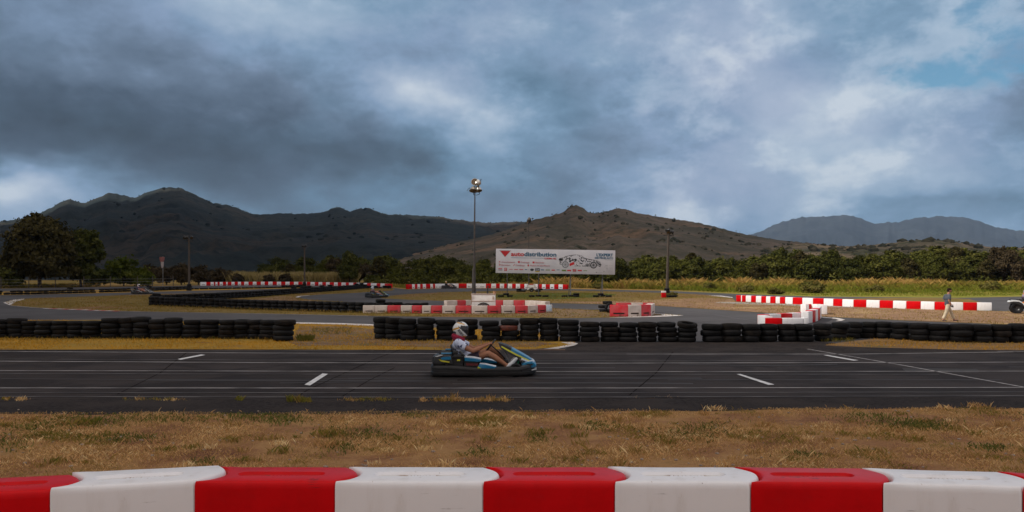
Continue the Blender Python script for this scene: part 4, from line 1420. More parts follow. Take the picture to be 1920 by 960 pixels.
far_run([(286, 567.5), (400, 562.3), (480, 557), (560, 550.5), (640, 545), (684, 541)], .58, 3)
far_run([(286, 569), (292, 570)], .3, 3)
far_run([(687, 541), (732, 541)], .6, 2)
far_run([(-60, 554), (0, 553), (60, 552.2), (180, 549.2)], .6, 2, .22)
far_run([(188, 548.8), (270, 546.2), (340, 543.6), (356, 543)], .6, 2, .22)
far_run([(358, 543), (450, 541.6), (530, 540)], .6, 1)
far_run([(530, 540), (566, 539.2)], .6, 2)
fo = fm.build('far_tyre_walls', MAT['tyre'], smooth=50)
tag(fo, kind='stuff')

# loose tyres
def ground_tyre(px, py, label, group, up=False, k=0, rz=0.0, sc=1.0):
    p = G(px, py)
    if up:
        tyre((p.x, p.y + .1, p.z + .30 * sc), (R(90), 0, rz), label, group, None, (sc, sc, sc))
    else:
        tyre((p.x, p.y + .3 * sc, p.z + .014 + .1 * sc + .19 * sc * k), (0, 0, rz), label, group, None, (sc, sc, sc))


for (px, py, up, k, rz, lab) in [(1134, 585.5, False, 0, 0, 'flat tyre at the bottom left of the small heap'), (1132, 584.5, False, 1, 0, 'flat tyre on top at the left of the small heap'), (1143, 587, True, 0, .4, 'upright tyre leaning in the small heap'),
                                 (1150, 586, False, 0, 0, 'flat tyre between small heap and faded red block'), (1152, 584.6, False, 1, 0, 'tyre on top beside the faded red block'), (1140, 582.5, False, 2, 0, 'topmost tyre at the back of the small heap')]:
    ground_tyre(px, py, lab, 'tyres in the small heap', up, k, rz)
# ------------------------------------------------------------------ foreground barrier: interlocking blocks seen from above
def stadium(cx, cy, hl, hr, n=8):
    out = []
    for i in range(n + 1):
        a = -math.pi / 2 + math.pi * i / n
        out.append((cx + hl + hr * math.cos(a), cy + hr * math.sin(a)))
    for i in range(n + 1):
        a = math.pi / 2 + math.pi * i / n
        out.append((cx - hl + hr * math.cos(a), cy + hr * math.sin(a)))
    return out


def block_mesh(Lx, T, Hh, mat, seed, dlt=0.0, mat2=None):
    """plan: front edge y=0, back y=T; left end hollow, right end tongue"""
    bulge, n = .115, 12
    right = [(Lx + bulge * math.sin(math.pi * i / n) ** .9 - T * i / n * math.tan(dlt), T * i / n) for i in range(n + 1)]
    left = [(bulge * math.sin(math.pi * i / n) ** .9 + .004, T * i / n) for i in range(n, -1, -1)]
    fr = [(Lx * i / 10, 0) for i in range(1, 10)]
    bk = [(Lx * (10 - i) / 10, T) for i in range(1, 10)]
    loop = fr + right + bk + left
    n2 = len(loop)
    pts = [Vector((p[0], p[1], 0)) for p in loop]
    nrm = []
    for i in range(n2):
        t = (pts[(i + 1) % n2] - pts[i - 1]).normalized()
        nrm.append(Vector((t.y, -t.x, 0)))
    bm = bmesh.new()
    rings = []
    prof = [(.030, .0), (.004, .02), (.0, .06), (.0, Hh - .050), (.002, Hh - .028), (.008, Hh - .012), (.016, Hh - .003), (.026, Hh)]
    nl = n + 1
    wgt = [1.0] * n2
    for i in range(n2):
        if pts[i].x < bulge * 1.1 and (pts[i].y < .06 or pts[i].y > T - .06):
            wgt[i] = .45
    for ins, z in prof:
        rings.append([bm.verts.new((pts[i].x - nrm[i].x * ins * wgt[i], pts[i].y - nrm[i].y * ins * wgt[i], z + (.003 * mnoise.noise(Vector((pts[i].x * 3, pts[i].y * 3, seed))) if z > .1 else 0))) for i in range(n2)])
    for a, c in zip(rings, rings[1:]):
        for i in range(n2):
            bm.faces.new((a[i], a[(i + 1) % n2], c[(i + 1) % n2], c[i]))
    bm.faces.new(rings[0][::-1])
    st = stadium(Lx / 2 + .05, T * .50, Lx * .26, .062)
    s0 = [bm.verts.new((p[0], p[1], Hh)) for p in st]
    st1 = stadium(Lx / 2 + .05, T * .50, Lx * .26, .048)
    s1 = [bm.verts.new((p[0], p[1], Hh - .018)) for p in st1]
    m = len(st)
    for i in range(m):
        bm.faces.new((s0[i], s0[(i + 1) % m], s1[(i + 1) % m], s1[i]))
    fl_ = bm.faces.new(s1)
    fl_.material_index = 1
    bm.edges.index_update()
    ed = []
    for lst in (rings[-1], s0):
        for i in range(len(lst)):
            a, c = lst[i], lst[(i + 1) % len(lst)]
            e = next((e for e in a.link_edges if e.other_vert(a) is c), None)
            ed.append(e)
    bmesh.ops.triangle_fill(bm, use_beauty=True, edges=ed)
    # low relief of a worn moulded mark inside the recess
    g = random.Random(seed)
    x = Lx / 2 - .02
    for k in range(9):
        wv = g.uniform(.018, .034)
        bmesh.ops.create_cube(bm, size=1, matrix=Matrix.Translation((x, T * .5, Hh - .0165)) @ Matrix.Diagonal((wv * .7, g.uniform(.03, .05), .006, 1)))
        x += wv
    bmesh.ops.recalc_face_normals(bm, faces=bm.faces)
    me = bpy.data.meshes.new('barrier_block')
    bm.to_mesh(me)
    bm.free()
    me.materials.append(mat)
    me.materials.append(mat2 or mat)
    me.polygons.foreach_set('use_smooth', [True] * len(me.polygons))
    me.set_sharp_from_angle(angle=R(38))
    return me


FB_H = .50
FC = [(-440, 946), (-172, 930), (93, 917), (364, 903), (627, 903.5), (905, 903.5), (1152, 903.5), (1407, 904), (1655, 906), (1917, 913), (2180, 926)]
corn = []
for px, py in FC:
    Y = F * (H - FB_H) / (py - HY)
    corn.append(Vector(((px - 960) * Y / F, Y, 0)))
FBLAB = {1: 'red plastic block at the left end of the near barrier, beside the leftmost white block', 2: 'white plastic block in the near barrier, stepping up from the red block at its left', 3: 'red plastic block in the near barrier, leftmost whole red one',
         4: 'white plastic block in the near barrier below the grid mark left of the kart', 5: 'red plastic block in the near barrier directly below the kart', 6: 'white plastic block in the near barrier, right of the red one below the kart',
         7: 'red plastic block in the near barrier, rightmost whole red one', 8: 'white plastic block in the near barrier with small brown specks, near the right corner', 9: 'red plastic block cut by the right edge, near barrier'}
FRED = MAT['red']
for i in range(1, 10):
    a, c = corn[i], corn[i + 1]
    d = c - a
    red = i % 2 == 1
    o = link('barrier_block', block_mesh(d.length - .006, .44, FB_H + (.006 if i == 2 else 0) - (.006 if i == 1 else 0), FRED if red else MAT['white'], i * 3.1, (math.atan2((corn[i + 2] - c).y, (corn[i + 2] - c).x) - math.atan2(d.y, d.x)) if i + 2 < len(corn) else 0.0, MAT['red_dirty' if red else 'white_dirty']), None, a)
    o.rotation_euler = (0, R(-.15 if i == 2 else 0), math.atan2(d.y, d.x))
    tag(o, FBLAB[i], 'barrier block', 'blocks of the near barrier')


# ------------------------------------------------------------------ other red and white barriers
def module_mesh(Lx, T, Hh, mat, slot=True, bev=.03):
    bm = bmesh.new()
    bmesh.ops.create_cube(bm, size=1, matrix=Matrix.Translation((Lx / 2, T / 2, Hh / 2)) @ Matrix.Diagonal((Lx - .012, T, Hh, 1)))
    bmesh.ops.bevel(bm, geom=list(bm.edges), offset=bev, segments=2, profile=.6, affect='EDGES')
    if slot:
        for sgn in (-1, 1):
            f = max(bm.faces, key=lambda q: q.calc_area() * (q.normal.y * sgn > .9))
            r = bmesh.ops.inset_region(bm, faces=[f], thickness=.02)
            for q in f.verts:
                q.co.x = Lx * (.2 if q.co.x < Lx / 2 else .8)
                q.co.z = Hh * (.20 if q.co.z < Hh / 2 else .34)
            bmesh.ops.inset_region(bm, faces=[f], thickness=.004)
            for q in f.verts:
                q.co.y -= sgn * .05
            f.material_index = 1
    me = bpy.data.meshes.new('barrier_block')
    bm.to_mesh(me)
    bm.free()
    me.materials.append(mat)
    me.materials.append(MAT['slot'])
    me.polygons.foreach_set('use_smooth', [True] * len(me.polygons))
    me.set_sharp_from_angle(angle=R(40))
    return me


def run(bounds, cols, line, hpx, T, where, group, worn, end='left', slot=True, hm=None, lab=None, start=0):
    """bounds: pixel columns where the blocks meet; line: ground pixel polyline (x, y)"""
    cnt = {'r': 0, 'w': 0}
    for i, col in enumerate(cols):
        p = G(bounds[i], interp(line, bounds[i]))
        q = G(bounds[i + 1], interp(line, bounds[i + 1]))
        d = q - p
        Hh = hm or hpx / ppm(interp(line, bounds[i]))
        mat = MAT[('red' if col == 'r' else 'white') + ('_worn' if worn else '')]
        o = link('barrier_block', module_mesh(d.length, T, Hh, mat, slot), None, (p.x, p.y, p.z + .014))
        o.rotation_euler = (0, -math.atan2(d.z, math.hypot(d.x, d.y)), math.atan2(d.y, d.x))
        nm = ('faded ' if worn else '') + ('red' if col == 'r' else 'white')
        tag(o, (lab[i] if lab else f'{nm} plastic block, {ORD[cnt[col]]} {"red" if col == "r" else "white"} one from the {end}, {where}'), 'barrier block', group)
        cnt[col] += 1


ORD += ['twenty-fourth', 'twenty-fifth', 'twenty-sixth', 'twenty-seventh', 'twenty-eighth', 'twenty-ninth', 'thirtieth']
# in front of the trailer
run([680, 703, 726, 751, 772, 791, 808, 829, 854, 884, 914, 940, 966, 990, 1009, 1024, 1036], 'wwrwrwrwrwrwrwrw', [(680, 587.6), (800, 588.2), (914, 588.6), (990, 588.2), (1036, 586)], 16, .42, 'barrier before the white trailer', 'barrier before the trailer', True, hm=.45)
# behind the trailer
run([838, 858, 874, 884], 'wrw', [(838, 578.5), (884, 577)], 12, .4, 'row behind the white trailer', 'barrier behind the trailer', True, hm=.50)
run([928, 943, 963, 984, 1006, 1022], 'rwrww', [(928, 577.5), (984, 578), (1022, 580.5)], 12, .4, 'row right of the white trailer', 'barrier behind the trailer', True, hm=.50)
# small cluster right of the tyre heap
run([1143, 1178, 1203, 1221], 'rwr', [(1143, 594.2), (1180, 594.5), (1203, 594), (1221, 593)], 16, .4, 'small island cluster', 'blocks of the island cluster', True, hm=.62)
run([1221, 1228], 'w', [(1221, 593), (1228, 589)], 16, .4, 'island cluster', 'blocks of the island cluster', True, hm=.60, lab=['faded white block closing the right end of the island cluster'])
run([1158, 1184, 1206, 1226], 'rwr', [(1158, 586.5), (1226, 586)], 14, .4, 'back row of the island cluster', 'blocks of the island cluster', True, hm=.56)
# long sunlit barrier
run([1380, 1389, 1391, 1398, 1408, 1417, 1427, 1436, 1444, 1454, 1462, 1472, 1486, 1504, 1524, 1544, 1562, 1579, 1600, 1624, 1649, 1674, 1699, 1726, 1752, 1779, 1806, 1832, 1860],
    'rwrwrwrwrwrwrwrwrwrwrwrwrwrw', [(1380, 565.5), (1480, 570.5), (1600, 576), (1700, 579.5), (1779, 582), (1860, 583.2)], 13, .36, 'long sunlit barrier', 'blocks of the long barrier', False, slot=False, hm=.50)
# far left barrier
bx = [376, 387, 395, 401, 404, 408, 412, 418, 424, 427, 434, 440, 446, 452, 458, 466, 474, 481, 489, 496, 503, 511, 519, 527, 535, 543, 551, 559, 567, 575, 582, 590, 597, 604, 611, 618, 626, 633, 640, 648, 654, 662, 668, 675, 681, 688, 695, 706, 713, 721, 731]
run(bx, ''.join('rw'[(i + 1) % 2] for i in range(len(bx) - 1)), [(376, 535.8), (480, 534.8), (560, 535), (640, 536.6), (700, 538.5), (731, 540)], 6, .4, 'far left barrier', 'blocks of the far left barrier', False, slot=True, hm=.55)
# far middle barrier
bx2 = [765, 773, 778, 783, 788, 793, 799, 807, 812, 816, 821, 832, 845, 860, 875, 884, 897, 911, 921, 930, 937, 945, 952, 960, 967, 975, 983, 991, 1000, 1008, 1016, 1023, 1031, 1039, 1047, 1055, 1063]
run(bx2, ('rwrwrwrwrwwwwrwwwr' + 'wr' * 20)[:len(bx2) - 1], [(765, 542.2), (800, 541.2), (860, 540.2), (950, 540.6), (1063, 542.4)], 7, .4, 'far middle barrier', 'blocks of the far middle barrier', False, slot=True, hm=.60)
# curved barrier on the right
def arc_blocks(pts, cols, hm, labs):
    for i, c in enumerate(cols):
        p, q = G(*pts[i]), G(*pts[i + 1])
        d = q - p
        o = link('barrier_block', module_mesh(d.length, .34, hm[i], MAT['red' if c == 'r' else 'white'], False), None, (p.x, p.y, p.z + .014))
        o.rotation_euler = (0, 0, math.atan2(d.y, d.x))
        tag(o, labs[i], 'barrier block', 'blocks of the curved barrier')


arc_blocks([(1420, 608), (1434, 611), (1467, 611.5), (1507, 611.5), (1516, 611.5)], 'wrww', [.40, .33, .33, .36], ['white block at the near left corner, curved barrier', 'red block in the front row, curved barrier', 'long white block in the front row, curved barrier', 'short white block at the right of the front row, curved barrier'])
arc_blocks([(1433, 606.6), (1444, 605.5), (1465, 604.5), (1486, 603), (1502, 601.5), (1514, 600.4)], 'rwrwr', [.39] * 5, ['red block at the left of the inner row, curved barrier', 'white block left of the dark red one, inner row, curved barrier', 'dark red block in the middle of the inner row, curved barrier',
                                                                                              'white block right of the dark red one, inner row, curved barrier', 'red block at the right of the inner row, curved barrier'])
arc_blocks([(1516, 607), (1524, 605.5), (1529.5, 604), (1534, 602), (1538, 599.5), (1540.5, 595)], 'wrwrw', [.54, .56, .57, .58, .6], ['first white block of the right-hand bend, curved barrier', 'first red block of the right-hand bend, curved barrier', 'second white block of the right-hand bend, curved barrier',
                                                                                                 'second red block of the right-hand bend, curved barrier', 'last white block of the right-hand bend, curved barrier'])
arc_blocks([(1511, 588), (1517, 587.6), (1522, 587.4), (1532, 588), (1539, 590.5)], 'wrww', [.52] * 4, ['white block at the far end tip, curved barrier', 'small red block near the far tip, curved barrier', 'white block right of the small red one, curved barrier', 'white block closing the far bend, curved barrier'])
# blue sticker on the last block before the trailer
p = G(1030, 587.0)
st = MB()
st.box((0, 0, 0), (.30, .012, .36), bev=.004)
o = st.build('sticker', MAT['tag_blue'], None, (p.x - .02, p.y - .03, p.z + .30))
tag(o, 'pale blue sticker panel on the last block before the trailer', 'sticker')

# ------------------------------------------------------------------ billboard
BY = Yg(556.5)
bs = F / BY
bw, bh = 223.5 / bs, 45.4 / bs
bl = empty('billboard', ((930 - 960) / bs, BY, zg(BY)), 0, 'wide white advertising billboard with blue and red lettering on four legs', 'billboard')
zt = H + (HY - 466.3) / bs - zg(BY)
zb_ = zt - bh
TILT = R(-0.85)
bd = empty('board_origin', (0, 0, 0))
bpy.data.objects.remove(bd)
BM = Matrix.Translation((0, -.12, zt)) @ Matrix.Rotation(-TILT, 4, 'Y')      # origin: top left corner, x right, z up


def bplace(o):
    o.parent = bl
    o.matrix_basis = BM @ Matrix.Translation(o.location)
    return o


m = MB()
m.box((bw / 2, .04, -bh / 2), (bw, .06, bh), bev=.008)
bplace(m.build('panel', MAT['board']))
m = MB()
for z in (-bh * .12, -bh * .5, -bh * .88):
    m.box((bw / 2, .11, z), (bw * .98, .07, .07))
bplace(m.build('rear_rail', MAT['steel']))


def text_mesh(s, name, size, x, z, mat, xw=None, bold=0.0, sq=1.0, align='LEFT'):
    c = bpy.data.curves.new(name, 'FONT')
    c.body = s
    c.size = size
    c.align_x = align
    c.offset = bold
    c.extrude = .004
    c.resolution_u = 3
    o = bpy.data.objects.new(name, c)
    COL.objects.link(o)
    dg = bpy.context.evaluated_depsgraph_get()
    dg.update()
    me = bpy.data.meshes.new_from_object(o.evaluated_get(dg))
    bpy.data.objects.remove(o)
    vs = np.zeros(len(me.vertices) * 3, np.float32)
    me.vertices.foreach_get('co', vs)
    vs = vs.reshape(-1, 3)
    w0, w1 = vs[:, 0].min(), vs[:, 0].max()
    k = (xw / (w1 - w0)) if xw else 1.0
    nx = (vs[:, 0] - (w0 if align == 'LEFT' else w1)) * k
    out = np.stack([nx, -vs[:, 2], vs[:, 1] * sq], 1)
    me.vertices.foreach_set('co', out.astype(np.float32).ravel())
    me.update()
    me.materials.clear()
    me.materials.append(mat)
    me.name = name
    o = link(name, me)
    o.location = (x, .002, z)
    return o


U = lambda cx: (cx - 78) / (1780 - 78) * bw          # crop columns of the board
V = lambda cy: -(cy - 92) / (436 - 92) * bh
ft = lambda *a, **k: bplace(text_mesh(*a, **k))
ft('auto', 'lettering', .62, U(292), V(191), MAT['ad_red'], xw=U(480) - U(292), bold=.018, sq=.86)
ft('distribution', 'lettering', .62, U(482), V(191), MAT['ad_blue'], xw=U(940) - U(482), bold=.018, sq=.86)
ft('CODIMA NC', 'lettering', .2, U(768), V(231), MAT['ad_red'], xw=U(938) - U(768), bold=.008)
ft("L'EXPERT", 'lettering', .36, U(1512), V(178), MAT['ad_blue'], xw=U(1748) - U(1512), bold=.014)
ft('DES PIÈCES AUTO', 'lettering', .22, U(1490), V(214), MAT['ad_blue'], xw=U(1750) - U(1490), bold=.008)
for s, cx, cx1, cy in [('Amortisseurs', 158, 352, 290), ('Freinage', 436, 556, 290), ('Batteries', 644, 768, 290), ('Filtration', 144, 284, 333), ('Outillage', 360, 492, 333), ('Huiles & lubrifiants', 568, 848, 333)]:
    ft(s, 'lettering', .2, U(cx), V(cy), MAT['ad_pink'], xw=U(cx1) - U(cx))


def flat(name, shapes, mat, d=.006):
    mm = MB()
    for poly in shapes:
        mm.prism([(U(a), V(c)) for a, c in poly], .010 - d, .012)
    return bplace(mm.build(name, mat, smooth=0))


def rect(x0, y0, x1, y1):
    return [(x0, y0), (x1, y0), (x1, y1), (x0, y1)]


def disc(cx, cy, r, ry=None, n=14):
    return [(cx + r * math.cos(2 * math.pi * i / n), cy + (ry or r) * math.sin(2 * math.pi * i / n)) for i in range(n)]


flat('logo_triangle', [[(140, 122), (285, 122), (210, 205)]], MAT['ad_red'], .008)
flat('logo_outline', [[(126, 114), (298, 114), (292, 119), (134, 119)], [(126, 114), (134, 117), (212, 207), (207, 211)]], MAT['ad_grey'], .004)
flat('rule_line', [rect(294, 215, 764, 219), rect(1630, 226, 1750, 229)], MAT['ad_blue'])
flat('icon', [[(118, 264), (124, 264), (146, 290), (140, 290)], [(140, 264), (146, 264), (124, 290), (118, 290)]], MAT['ad_red'])
flat('icon', [disc(408, 277, 15)], MAT['ad_red'])
flat('icon', [rect(602, 270, 630, 292), rect(606, 265, 612, 270), rect(620, 265, 626, 270)], MAT['ad_red'])
flat('icon', [rect(122, 304, 136, 310), rect(126, 312, 134, 334)], MAT['ad_red'])
flat('icon', [[(326, 330), (346, 308), (350, 314), (332, 334)]], MAT['ad_red'])
flat('icon', [rect(532, 314, 552, 336), rect(538, 308, 546, 314)], MAT['ad_red'])
for (x0, y0, x1, y1, mk) in [(116, 368, 170, 382, 'ad_pink'), (116, 388, 172, 400, 'ad_grey'), (200, 362, 238, 406, 'ad_red'), (272, 378, 320, 386, 'ad_pink'), (342, 378, 396, 390, 'ad_pink'), (416, 376, 470, 390, 'ad_pink'), (494, 378, 524, 388, 'ad_blue'),
                             (526, 384, 550, 387, 'ad_grey'), (642, 362, 706, 402, 'ad_dark'), (644, 404, 704, 414, 'ad_yellow'), (724, 378, 768, 390, 'ad_blue'), (792, 378, 852, 390, 'ad_green'), (876, 378, 922, 392, 'ad_red'), (948, 376, 990, 384, 'ad_blue'), (1020, 376, 1082, 398, 'ad_green'),
                             (1098, 378, 1154, 396, 'ad_red'), (1248, 376, 1306, 394, 'ad_red'), (1330, 382, 1382, 390, 'ad_green'), (1180, 401, 1222, 405, 'ad_grey')]:
    flat('sponsor_mark', [rect(x0, y0, x1, y1)], MAT[mk])
flat('sponsor_mark', [disc(596, 384, 27, 18)], MAT['ad_dark'])
flat('sponsor_mark', [rect(1178, 366, 1226, 374), rect(1176, 366, 1186, 384), rect(1178, 379, 1224, 387), rect(1216, 384, 1226, 398), rect(1176, 391, 1224, 399)], MAT['ad_red'], .008)
flat('sponsor_mark', [rect(652, 370, 672, 376), rect(678, 376, 698, 382), rect(652, 386, 696, 392)], MAT['board'], .012)
flat('sponsor_mark', [rect(208, 370, 214, 398), rect(208, 393, 230, 398), rect(218, 370, 230, 384)], MAT['board'], .012)
flat('contact_lines', [rect(1640, 306, 1678, 310), rect(1690, 308, 1748, 310), rect(1624, 327, 1678, 331), rect(1690, 329, 1748, 331), rect(1648, 348, 1678, 352), rect(1690, 350, 1748, 352), rect(1654, 369, 1678, 373), rect(1690, 371, 1748, 373), rect(1616, 386, 1630, 396), rect(1636, 390, 1748, 392),
                       rect(1508, 402, 1526, 414), rect(1534, 411, 1748, 413)], MAT['ad_grey'])
# the car made of scattered spare parts
gq = random.Random(3)
top = [(975, 220), (1040, 205), (1090, 182), (1150, 168), (1230, 162), (1290, 172), (1350, 205), (1420, 225), (1500, 235), (1560, 255), (1582, 280)]
shapes, greys = [], []
for k in range(250):
    cx = gq.uniform(985, 1578)
    yt = interp(top, cx)
    cy = gq.uniform(yt + 4, 325)
    cabin = 1085 < cx < 1330 and yt + 16 < cy < 205
    if cabin or math.hypot(cx - 1070, cy - 303) < 52 or math.hypot(cx - 1472, cy - 305) < 54 or (1125 < cx < 1205 and 260 < cy < 330):
        continue
    s = gq.uniform(4, 12)
    q = gq.random()
    sh = disc(cx, cy, s * .7, n=10) if q < .45 else [(cx + s * a, cy + s * c2) for a, c2 in ([(-1, -.4), (.8, -.7), (1, .5), (-.7, .6)] if q < .75 else [(-.3, -1), (.4, -.8), (.3, 1), (-.5, .8)])]
    (shapes if gq.random() < .75 else greys).append(sh)
for (x0, y0), (x1, y1) in zip(top, top[1:]):
    shapes.append([(x0 + 4, y0 - 2), (x1 - 6, y1 - 2), (x1 - 6, y1 + 3), (x0 + 4, y0 + 4)])
shapes += [[(1085, 212), (1150, 208), (1150, 212), (1085, 216)], [(1290, 190), (1345, 214), (1345, 220), (1286, 196)], rect(1200, 318, 1290, 323), rect(1310, 320, 1400, 325), disc(1000, 234, 24, 18), disc(1215, 236, 18), disc(1138, 254, 16), disc(1300, 286, 20, 8), disc(1178, 238, 13)]
flat('car_picture', shapes, MAT['ad_dark'])
flat('car_picture', greys, MAT['ad_grey'])
flat('car_picture', [[(1128, 290), (1190, 262), (1202, 296), (1132, 326)]], MAT['ad_red'])
for cx, cy, mk in ((1070, 303, 'ad_grey'), (1472, 305, 'ad_dark')):
    rg_ = []
    n = 20
    for i in range(n):
        a, c = 2 * math.pi * i / n, 2 * math.pi * (i + 1) / n
        rg_.append([(cx + 49 * math.cos(a), cy + 49 * math.sin(a)), (cx + 49 * math.cos(c), cy + 49 * math.sin(c)), (cx + 34 * math.cos(c), cy + 34 * math.sin(c)), (cx + 34 * math.cos(a), cy + 34 * math.sin(a))])
    for i in range(8):
        a = 2 * math.pi * i / 8
        rg_.append([(cx + 8 * math.cos(a - .4), cy + 8 * math.sin(a - .4)), (cx + 30 * math.cos(a - .14), cy + 30 * math.sin(a - .14)), (cx + 30 * math.cos(a + .14), cy + 30 * math.sin(a + .14)), (cx + 8 * math.cos(a + .4), cy + 8 * math.sin(a + .4))])
    rg_.append(disc(cx, cy, 8))
    flat('car_picture', rg_, MAT[mk])
for px in (951, 1010, 1070, 1130):
    xx = (px - 930) / bs
    m = MB()
    m.box((xx, .18, (zt - .1) / 2), (.09, .09, zt - .1))
    m.build('leg', MAT['steel'], bl)
    m = MB()
    m.tube([(xx + (.0 if px < 1060 else -.25), -.35, .05), (xx, .12, zb_ * .9)], .035, 6)
    m.build('strut', MAT['blk_metal'], bl)
# tyres weighing down the billboard legs
k = 0
for px, cfg in [(951, [(-12, 0, 0), (5, 0, 0), (-2, 0, 1)]), (1010, [(-13, 0, 0), (0, -.6, 0), (13, 0, 0)]), (1070, [(-11, 0, 0), (2, -.6, 0), (11, 0, 0), (11, 0, 1)]), (1130, [(-12, 0, 0), (0, -.8, 0), (12, 0, 0), (-3, 0, 1)])]:
    leg = ['left', 'second', 'third', 'right'][k]
    for j, (dx, dy, kk) in enumerate(cfg):
        ground_tyre(px + dx, 557.5 + dy, f'{["left", "middle", "right", "upper"][j] if kk == 0 else "upper"} tyre weighing down the {leg} billboard leg', 'tyres at the billboard legs', False, kk, 0, .95)
    k += 1

# ------------------------------------------------------------------ poles and lamps
def flood(m, mb_glass, c, yaw, pitch, r=.30):
    """bowl floodlight: reflector opening along +X after rotation"""
    Mx = Matrix.Translation(c) @ Matrix.Rotation(yaw, 4, 'Z') @ Matrix.Rotation(-pitch, 4, 'Y') @ Matrix.Rotation(R(90), 4, 'Y')
    m.lathe([(.05, -.34), (.10, -.33), (.16, -.25), (r * .8, -.12), (r, 0), (r * 1.04, .012), (r * .97, .015), (r * .78, -.10)], 18, M4=Mx)
    mb_glass.lathe([(.001, -.02), (r * .5, -.018), (r * .96, -.004)], 18, M4=Mx)


def mast(px, base, top, label, heads, rad=(.11, .06), name='floodlight_mast', mat='wood', group='lamp poles round the track', lean=0.0, crossarm=True, lit='alu'):
    p = G(px, base)
    hgt = (base - top) / ppm(base)
    t = empty(name, p, 0, label, 'light mast', group)
    m = MB()
    m.tube([(0, 0, -.1), (lean * .3, 0, hgt * .3), (lean, 0, hgt)], [rad[0], (rad[0] + rad[1]) / 2, rad[1]], 10)
    m.build('pole', MAT[mat], t)
    if crossarm:
        m = MB()
        m.box((lean, 0, hgt - .35), (1.0, .07, .07))
        m.box((lean, 0, hgt - .05), (.5, .06, .05))
        m.build('crossarm', MAT['blk_metal'], t)
    for dx, dz, yaw, pitch, r in heads:
        l, g = MB(), MB()
        flood(l, g, (lean + dx, -.12, hgt + dz), R(yaw), R(pitch), r)
        lo = l.build('floodlight', MAT[lit], t)
        g.build('lens', MAT['lampglass'], lo)
        y = MB()
        y.tube([(lean + dx * .3, -.02, hgt + dz - .30), (lean + dx, -.04, hgt + dz - .25), (lean + dx * 1.15, -.1, hgt + dz)], .022, 6)
        y.build('bracket', MAT['blk_metal'], t)
    return t


tall = mast(888.5, 572, 345, 'tall thin floodlight mast with two round lamps behind the white trailer', [(-.02, .14, -105, 8, .25), (-.10, -.50, -100, -70, .31), (.26, .10, 50, 30, .20), (.30, -.50, -60, -65, .22)], (.13, .035), mat='mast', lean=.08, crossarm=False)
m = MB()
m.tube([(.02, 0, 8.3), (-.34, 0, 8.35), (-.50, 0, 8.15)], .02, 6)
m.tube([(.10, 0, 8.35), (.42, 0, 8.6), (.52, 0, 9.0)], .03, 6)
m.build('lamp_arm', MAT['blk_metal'], tall)
m = MB()
m.tube([(0, 0, -.1), (0, 0, 2.6)], [.17, .12], 10)
m.build('mast_base', MAT['mast'], tall)
mast(354.5, 545, 447, 'dark lamp pole left of the barriers with black tyres at its foot', [(-.55, .15, 180, 20, .22), (.35, .05, -60, -50, .2), (-.2, .05, -120, -50, .2)], (.15, .11), lit='blk_metal')
mast(571, 539.5, 462, 'second lamp pole from the left standing behind the far barrier', [(-.3, .05, 180, 10, .2), (.3, .12, 0, 20, .2)], (.14, .10), lit='blk_metal')
mast(1250.5, 556, 434, 'dark lamp pole right of the billboard with a red and white block at its foot', [(.12, .16, -30, 10, .17), (.38, -.1, 20, -20, .17), (.0, -.15, -100, -40, .2)], (.17, .10), lean=.15, lit='blk_metal')
mast(991.5, 545, 413, 'thin pale mast rising behind the billboard with a lamp on top', [(.1, .05, 30, 20, .3), (-.12, -.15, -150, 10, .22)], (.08, .04), mat='mast', lit='mast')
# foot of the poles
def pole_tyres(px, py, ks, where, group):
    for k in range(ks):
        p = G(px, py)
        tyre((p.x, p.y, p.z + .014 + .1 + .19 * k), (0, 0, k), f'{LEV[ks][k]} tyre threaded on the foot of {where}', group, None, (1.0 - .05 * k, 1.0 - .05 * k, 1.05))


pole_tyres(354.5, 545, 4, 'the left lamp pole', 'tyres on pole feet')
pole_tyres(571, 539.5, 4, 'the second lamp pole', 'tyres on pole feet')
pole_tyres(1250.5, 556, 4, 'the right lamp pole', 'tyres on pole feet')
for i, dx in enumerate((16, 25)):
    ground_tyre(571 + dx - 8, 541, f'{["left", "right"][i]} flat tyre beside the foot of the second lamp pole', 'tyres on pole feet')
for i, dx in enumerate((8, 14)):
    ground_tyre(1250 + dx, 558, f'{["left", "right"][i]} overgrown tyre beside the foot of the right lamp pole', 'tyres on pole feet')
p = G(1245, 558.3)
bm_ = link('barrier_block', module_mesh(.40, .36, .44, MAT['red'], False), None, (p.x - .2, p.y, p.z + .012))
tag(bm_, 'small red block with white top at the foot of the right lamp pole', 'barrier block')
m = MB()
m.box((.2, .18, .52), (.39, .35, .16), bev=.02)
m.build('white_top', MAT['white'], bm_)
tree('shrub', G(1258, 557.5), crM, tM, 'low green shrub at the foot of the right lamp pole', 'shrub', 'shrubs in the meadow', (.45, .45, .5))

# windsock
p = at(305.5, 116)
t = empty('windsock', p, 0, 'limp red and white windsock on a thin pole over the bushes', 'windsock')
s_ = F / 116
m = MB()
hs = (HY - 482) / s_ + H - p.z
m.tube([(0, 0, 0), (0, 0, hs + .1)], .045, 8)
m.build('pole', MAT['steel'], t)
m = MB()
m.lathe([(.36, hs), (.34, hs - .35), (.22, hs - .7)], 12, M4=Matrix.Translation((-.05, -.2, 0)))
so = m.build('sock', MAT['sock_red'], t)
m = MB()
m.lathe([(.22, hs - .7), (.2, hs - 1.1), (.14, hs - 1.5), (.10, hs - 1.6)], 12, M4=Matrix.Translation((.0, -.2, 0)))
m.build('white_band', MAT['sock_white'], so)

